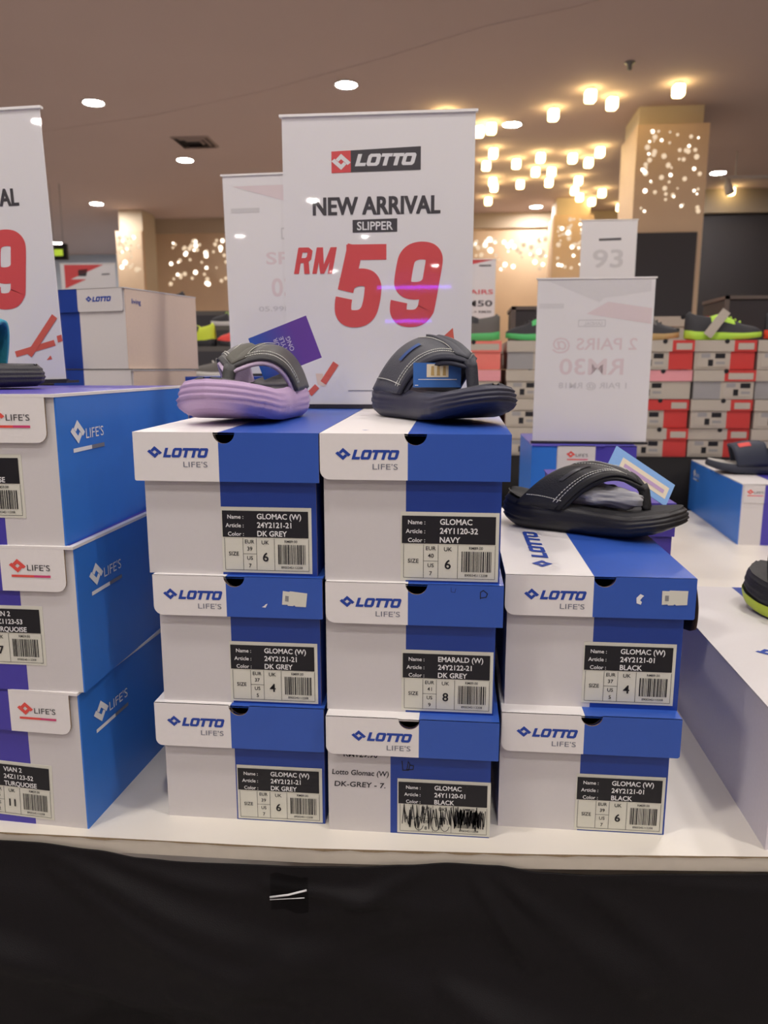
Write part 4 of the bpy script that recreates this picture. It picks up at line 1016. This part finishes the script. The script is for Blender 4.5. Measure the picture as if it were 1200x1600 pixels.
# ------------------------------------------------------------------ TRAINERS
def trainer(label, loc, ang, up, sole, accent, L=.28, lace=None, kids=1):
    t = thing('trainer', label, 'shoe', loc, math.radians(ang), 'trainers displayed at the back'); n = 26; U = us(n); so = Sole(L=L, W=.98, heel=.030, ball=.022, toe=.018, spring=.012)
    m = MB(); rows = []
    for k in range(4):
        f = k/3
        rows.append([(so.x(u), so.cy(u)+s*(so.hw(u)+.003*math.sin(PI*f)), so.b(u)+(so.t(u)-so.b(u))*f) for u, s in [(u, 1) for u in U]+[(u, -1) for u in U[-2::-1]]])
    m.grid(rows); m.grid([[(so.x(u), so.cy(u)+s*so.hw(u), so.t(u)) for s in (-1, 0, 1)] for u in U]); m.grid([[(so.x(u), so.cy(u)+s*so.hw(u), so.b(u)) for s in (-1, 0, 1)] for u in U]); m.build('sole', [sole], t)
    hh = [(0,.055),(.06,.072),(.2,.066),(.33,.062),(.45,.070),(.6,.052),(.75,.034),(.9,.022),(1,.004)]
    rows = []
    for u in U[1:-1]:
        r = []; h = lerp(hh, u); op = 0
        for j in range(17):
            a = PI*j/16; c = math.cos(a); z = math.sin(a)**.6
            r.append((so.x(u), so.cy(u)+so.hw(u)*.97*c*(1-.28*z*(1 if u < .55 else .6)), so.t(u)+h*z-(.03*max(0, 1-abs(c)*2.2) if .06 < u < .36 else 0)))
        rows.append(r)
    MB().grid(rows).build('upper', [up], t)
    MB().grid([[(p[0], p[1]*1.04, p[2]+.002) for p in r[2:7]] for r in rows[9:15]]).grid([[(p[0], p[1]*1.04, p[2]+.002) for p in r[10:15]] for r in rows[9:15]]).build('side_stripe', [accent], t)
    l = MB()
    for k in range(5):
        u = .46+.06*k; h = lerp(hh, u); y = so.hw(u)*.35
        l.tube([(so.x(u), -y, so.t(u)+h*.97), (so.x(u)+.004, 0, so.t(u)+h+.004), (so.x(u), y, so.t(u)+h*.97)], .0028, 0, 6)
    l.build('laces', [lace or accent], t)
    return t
TB = mat('trainer_black', (46, 46, 50), .7); TG = mat('trainer_grey', (96, 92, 88), .7); LIME = mat('trainer_lime', (176, 220, 70), .6); GRN = mat('trainer_green', (84, 190, 110), .6); ORG = mat('trainer_orange_red', (238, 74, 50), .6); TW = mat('trainer_white', (214, 210, 204), .6); TR = mat('trainer_red', (226, 62, 52), .6); TYL = mat('trainer_yellow', (206, 222, 60), .6); SAND = mat('trainer_tan_sole', (180, 150, 100), .7)
STZ = 1.3745
trainer('dark grey trainer on the stack just right of the middle sign', (.03, 3.09, STZ), 180, TG, GRN, TB, .26)
trainer('black trainer with bright green patch on the grey stack', (.312, 3.09, STZ), 178, TB, GRN, GRN, .26, TB)
trainer('dark trainer with tan sole on the stack at the mirrored sign edge', (.715, 3.09, STZ), 0, TB, SAND, TG, .24)
trainer('black trainer with lime heel and stripe and a paper tag', (.985, 3.06, STZ), 0, TB, LIME, LIME, .28)
tag(MB().box((-.013, -.0008, -.055), (.02, .0008, .055)).build('paper_tag', [CGREY], loc=(.945, 3.012, 1.435), rot=(0, math.radians(35), 0)), 'pale paper tag hanging over the lime and black trainer', 'tag')
trainer('black trainer with orange red stripe at the right edge of the rear shelf', (1.275, 3.06, STZ), 0, TB, ORG, ORG, .28)
# black crates above
def crate(label, x, y, z, w, h):
    t = thing('storage_crate', label, 'crate', (x, y, z), 0, 'black crates behind the cartons')
    MB().box((-w/2, 0, 0), (w/2, .3, h)).build('bin', [mat('crate_black', (48, 44, 46), .5)], t)
    MB().box((-w/2-.006, -.006, h-.014), (w/2+.006, .306, h)).box((-w/2-.006, -.006, 0), (-w/2+.012, 0, h)).box((w/2-.012, -.006, 0), (w/2+.006, 0, h)).build('rim', [mat('crate_rim', (96, 86, 80), .5)], t)
crate('black crate with pale rim behind the left end of the rear shelf', .36, 3.42, 1.3745, .26, .155)
crate('black crate with pale rim right of the topmost red carton', 1.22, 3.40, 1.3745, .24, .19)
crate('black crate at the right picture edge on the rear shelf', 1.52, 3.38, .9405, .26, .66)
# small signs at the back
def small_sign(label, loc, w, h, rz=0):
    return sign_holder('price_sign', label, loc, w, h, rz)
s1 = small_sign('small price sign with M50 beside the right edge of the middle sign', (.052, 3.015, 1.3745+.0), .20, .345)
s1.location = (.052, 3.40, 1.3745)
m = MB(); m.text(q, 'PAIRS', .026, 0, .04, align='R', x=.09, y=.205, width=.12); m.text(q, 'RM50', .034, 1, .045, align='R', x=.088, y=.155, width=.15); m.text(q, '1 PAIR = RM30', .014, 1, .02, align='R', x=.085, y=.127, width=.14)
m.poly([(-.1,.345),(.09,.345),(-.06,.315),(-.04,.28),(-.1,.27)], 0, 0, q); m.poly([(.03,.318),(.08,.318),(.08,.324),(.03,.324)], 0, 1, q)
m.build('printed_text', [SIGNRED, SIGNDARK], s1)
s2 = small_sign('small white upright sign standing behind the mirrored sign', (.612, 3.40, 1.4830), .225, .385)
m = MB(); m.poly([(-.04,.305),(.05,.307),(.05,.316),(-.04,.314)], 0, 1, q); m.text(q, '93', .10, 0, .04, x=-.06, y=.20, width=.12)
m.text(q, '00MR', .07, 2, .04, x=-.08, y=.11, width=.16); m.build('show_through_print', [FAINTG, SIGNDARK, FAINTR], s2)
# left rear rack
t = thing('display_rack', 'stepped dark display rack holding trainers behind the beige sided box', 'rack', (-1.38, 2.93, 0))
for (a, b_, z) in ((0, .28, 1.23), (.28, .56, 1.36), (.56, .84, 1.46), (.84, 1.15, 1.545)):
    MB().box((-.64, a, z-.02), (.58, b_, z)).build('shelf', [TG], t)
MB().box((-.64, 1.12, .9), (.58, 1.14, 1.525)).build('back_panel', [DARKW], t)
for a, z0, z1 in ((.28, 1.1, 1.34), (.56, 1.2, 1.44), (.84, 1.3, 1.525)): MB().box((-.62, a, z0), (.56, a+.012, z1)).build('riser_panel', [DARKW], t)
for x in (-.63, .55): MB().box((x, 0, 0), (x+.02, .04, 1.21)).box((x, 1.1, 0), (x+.02, 1.14, 1.525)).build('upright', [TG], t)
trainer('grey trainer nearest on the rack beside the back sign', (-.92, 3.07, 1.2305), 200, TG, TW, TW, .28)
trainer('red trainer on the rack beside the back sign', (-.945, 3.35, 1.3605), 190, TR, TB, TB, .20)
trainer('yellow and black trainer on the rack beside the back sign', (-1.155, 3.37, 1.3605), 165, TYL, TB, TB, .21)
trainer('black trainer on the upper rack step beside the back sign', (-1.03, 3.63, 1.4605), 170, TB, TW, LIME, .28)
trainer('black trainer topmost on the rack, just above the white box', (-1.48, 3.93, 1.5455), 150, TB, TB, TG, .26)
s3 = small_sign('small red and white sign at the back left, beside the left price sign', (-1.86, 3.86, 1.5455), .28, .24, .05)
m = MB(); m.poly([(-.12,.235),(.08,.235),(-.09,.165),(-.01,.165),(-.12,.12)], 0, 0, q); m.poly([(-.05,.21),(.0,.215),(-.01,.18),(-.05,.18)], 0, 1, q); m.text(q, 'SANDAL', .02, 1, .03, x=-.05, y=.085, width=.09); m.poly([(-.09,.05),(.1,.05),(.1,.062),(-.09,.062)], 0, 0, q)
m.poly([(.07,.185),(.11,.187),(.11,.193),(.07,.191)], 0, 1, q)
m.build('printed_shapes', [SIGNRED, SIGNDARK], s3)
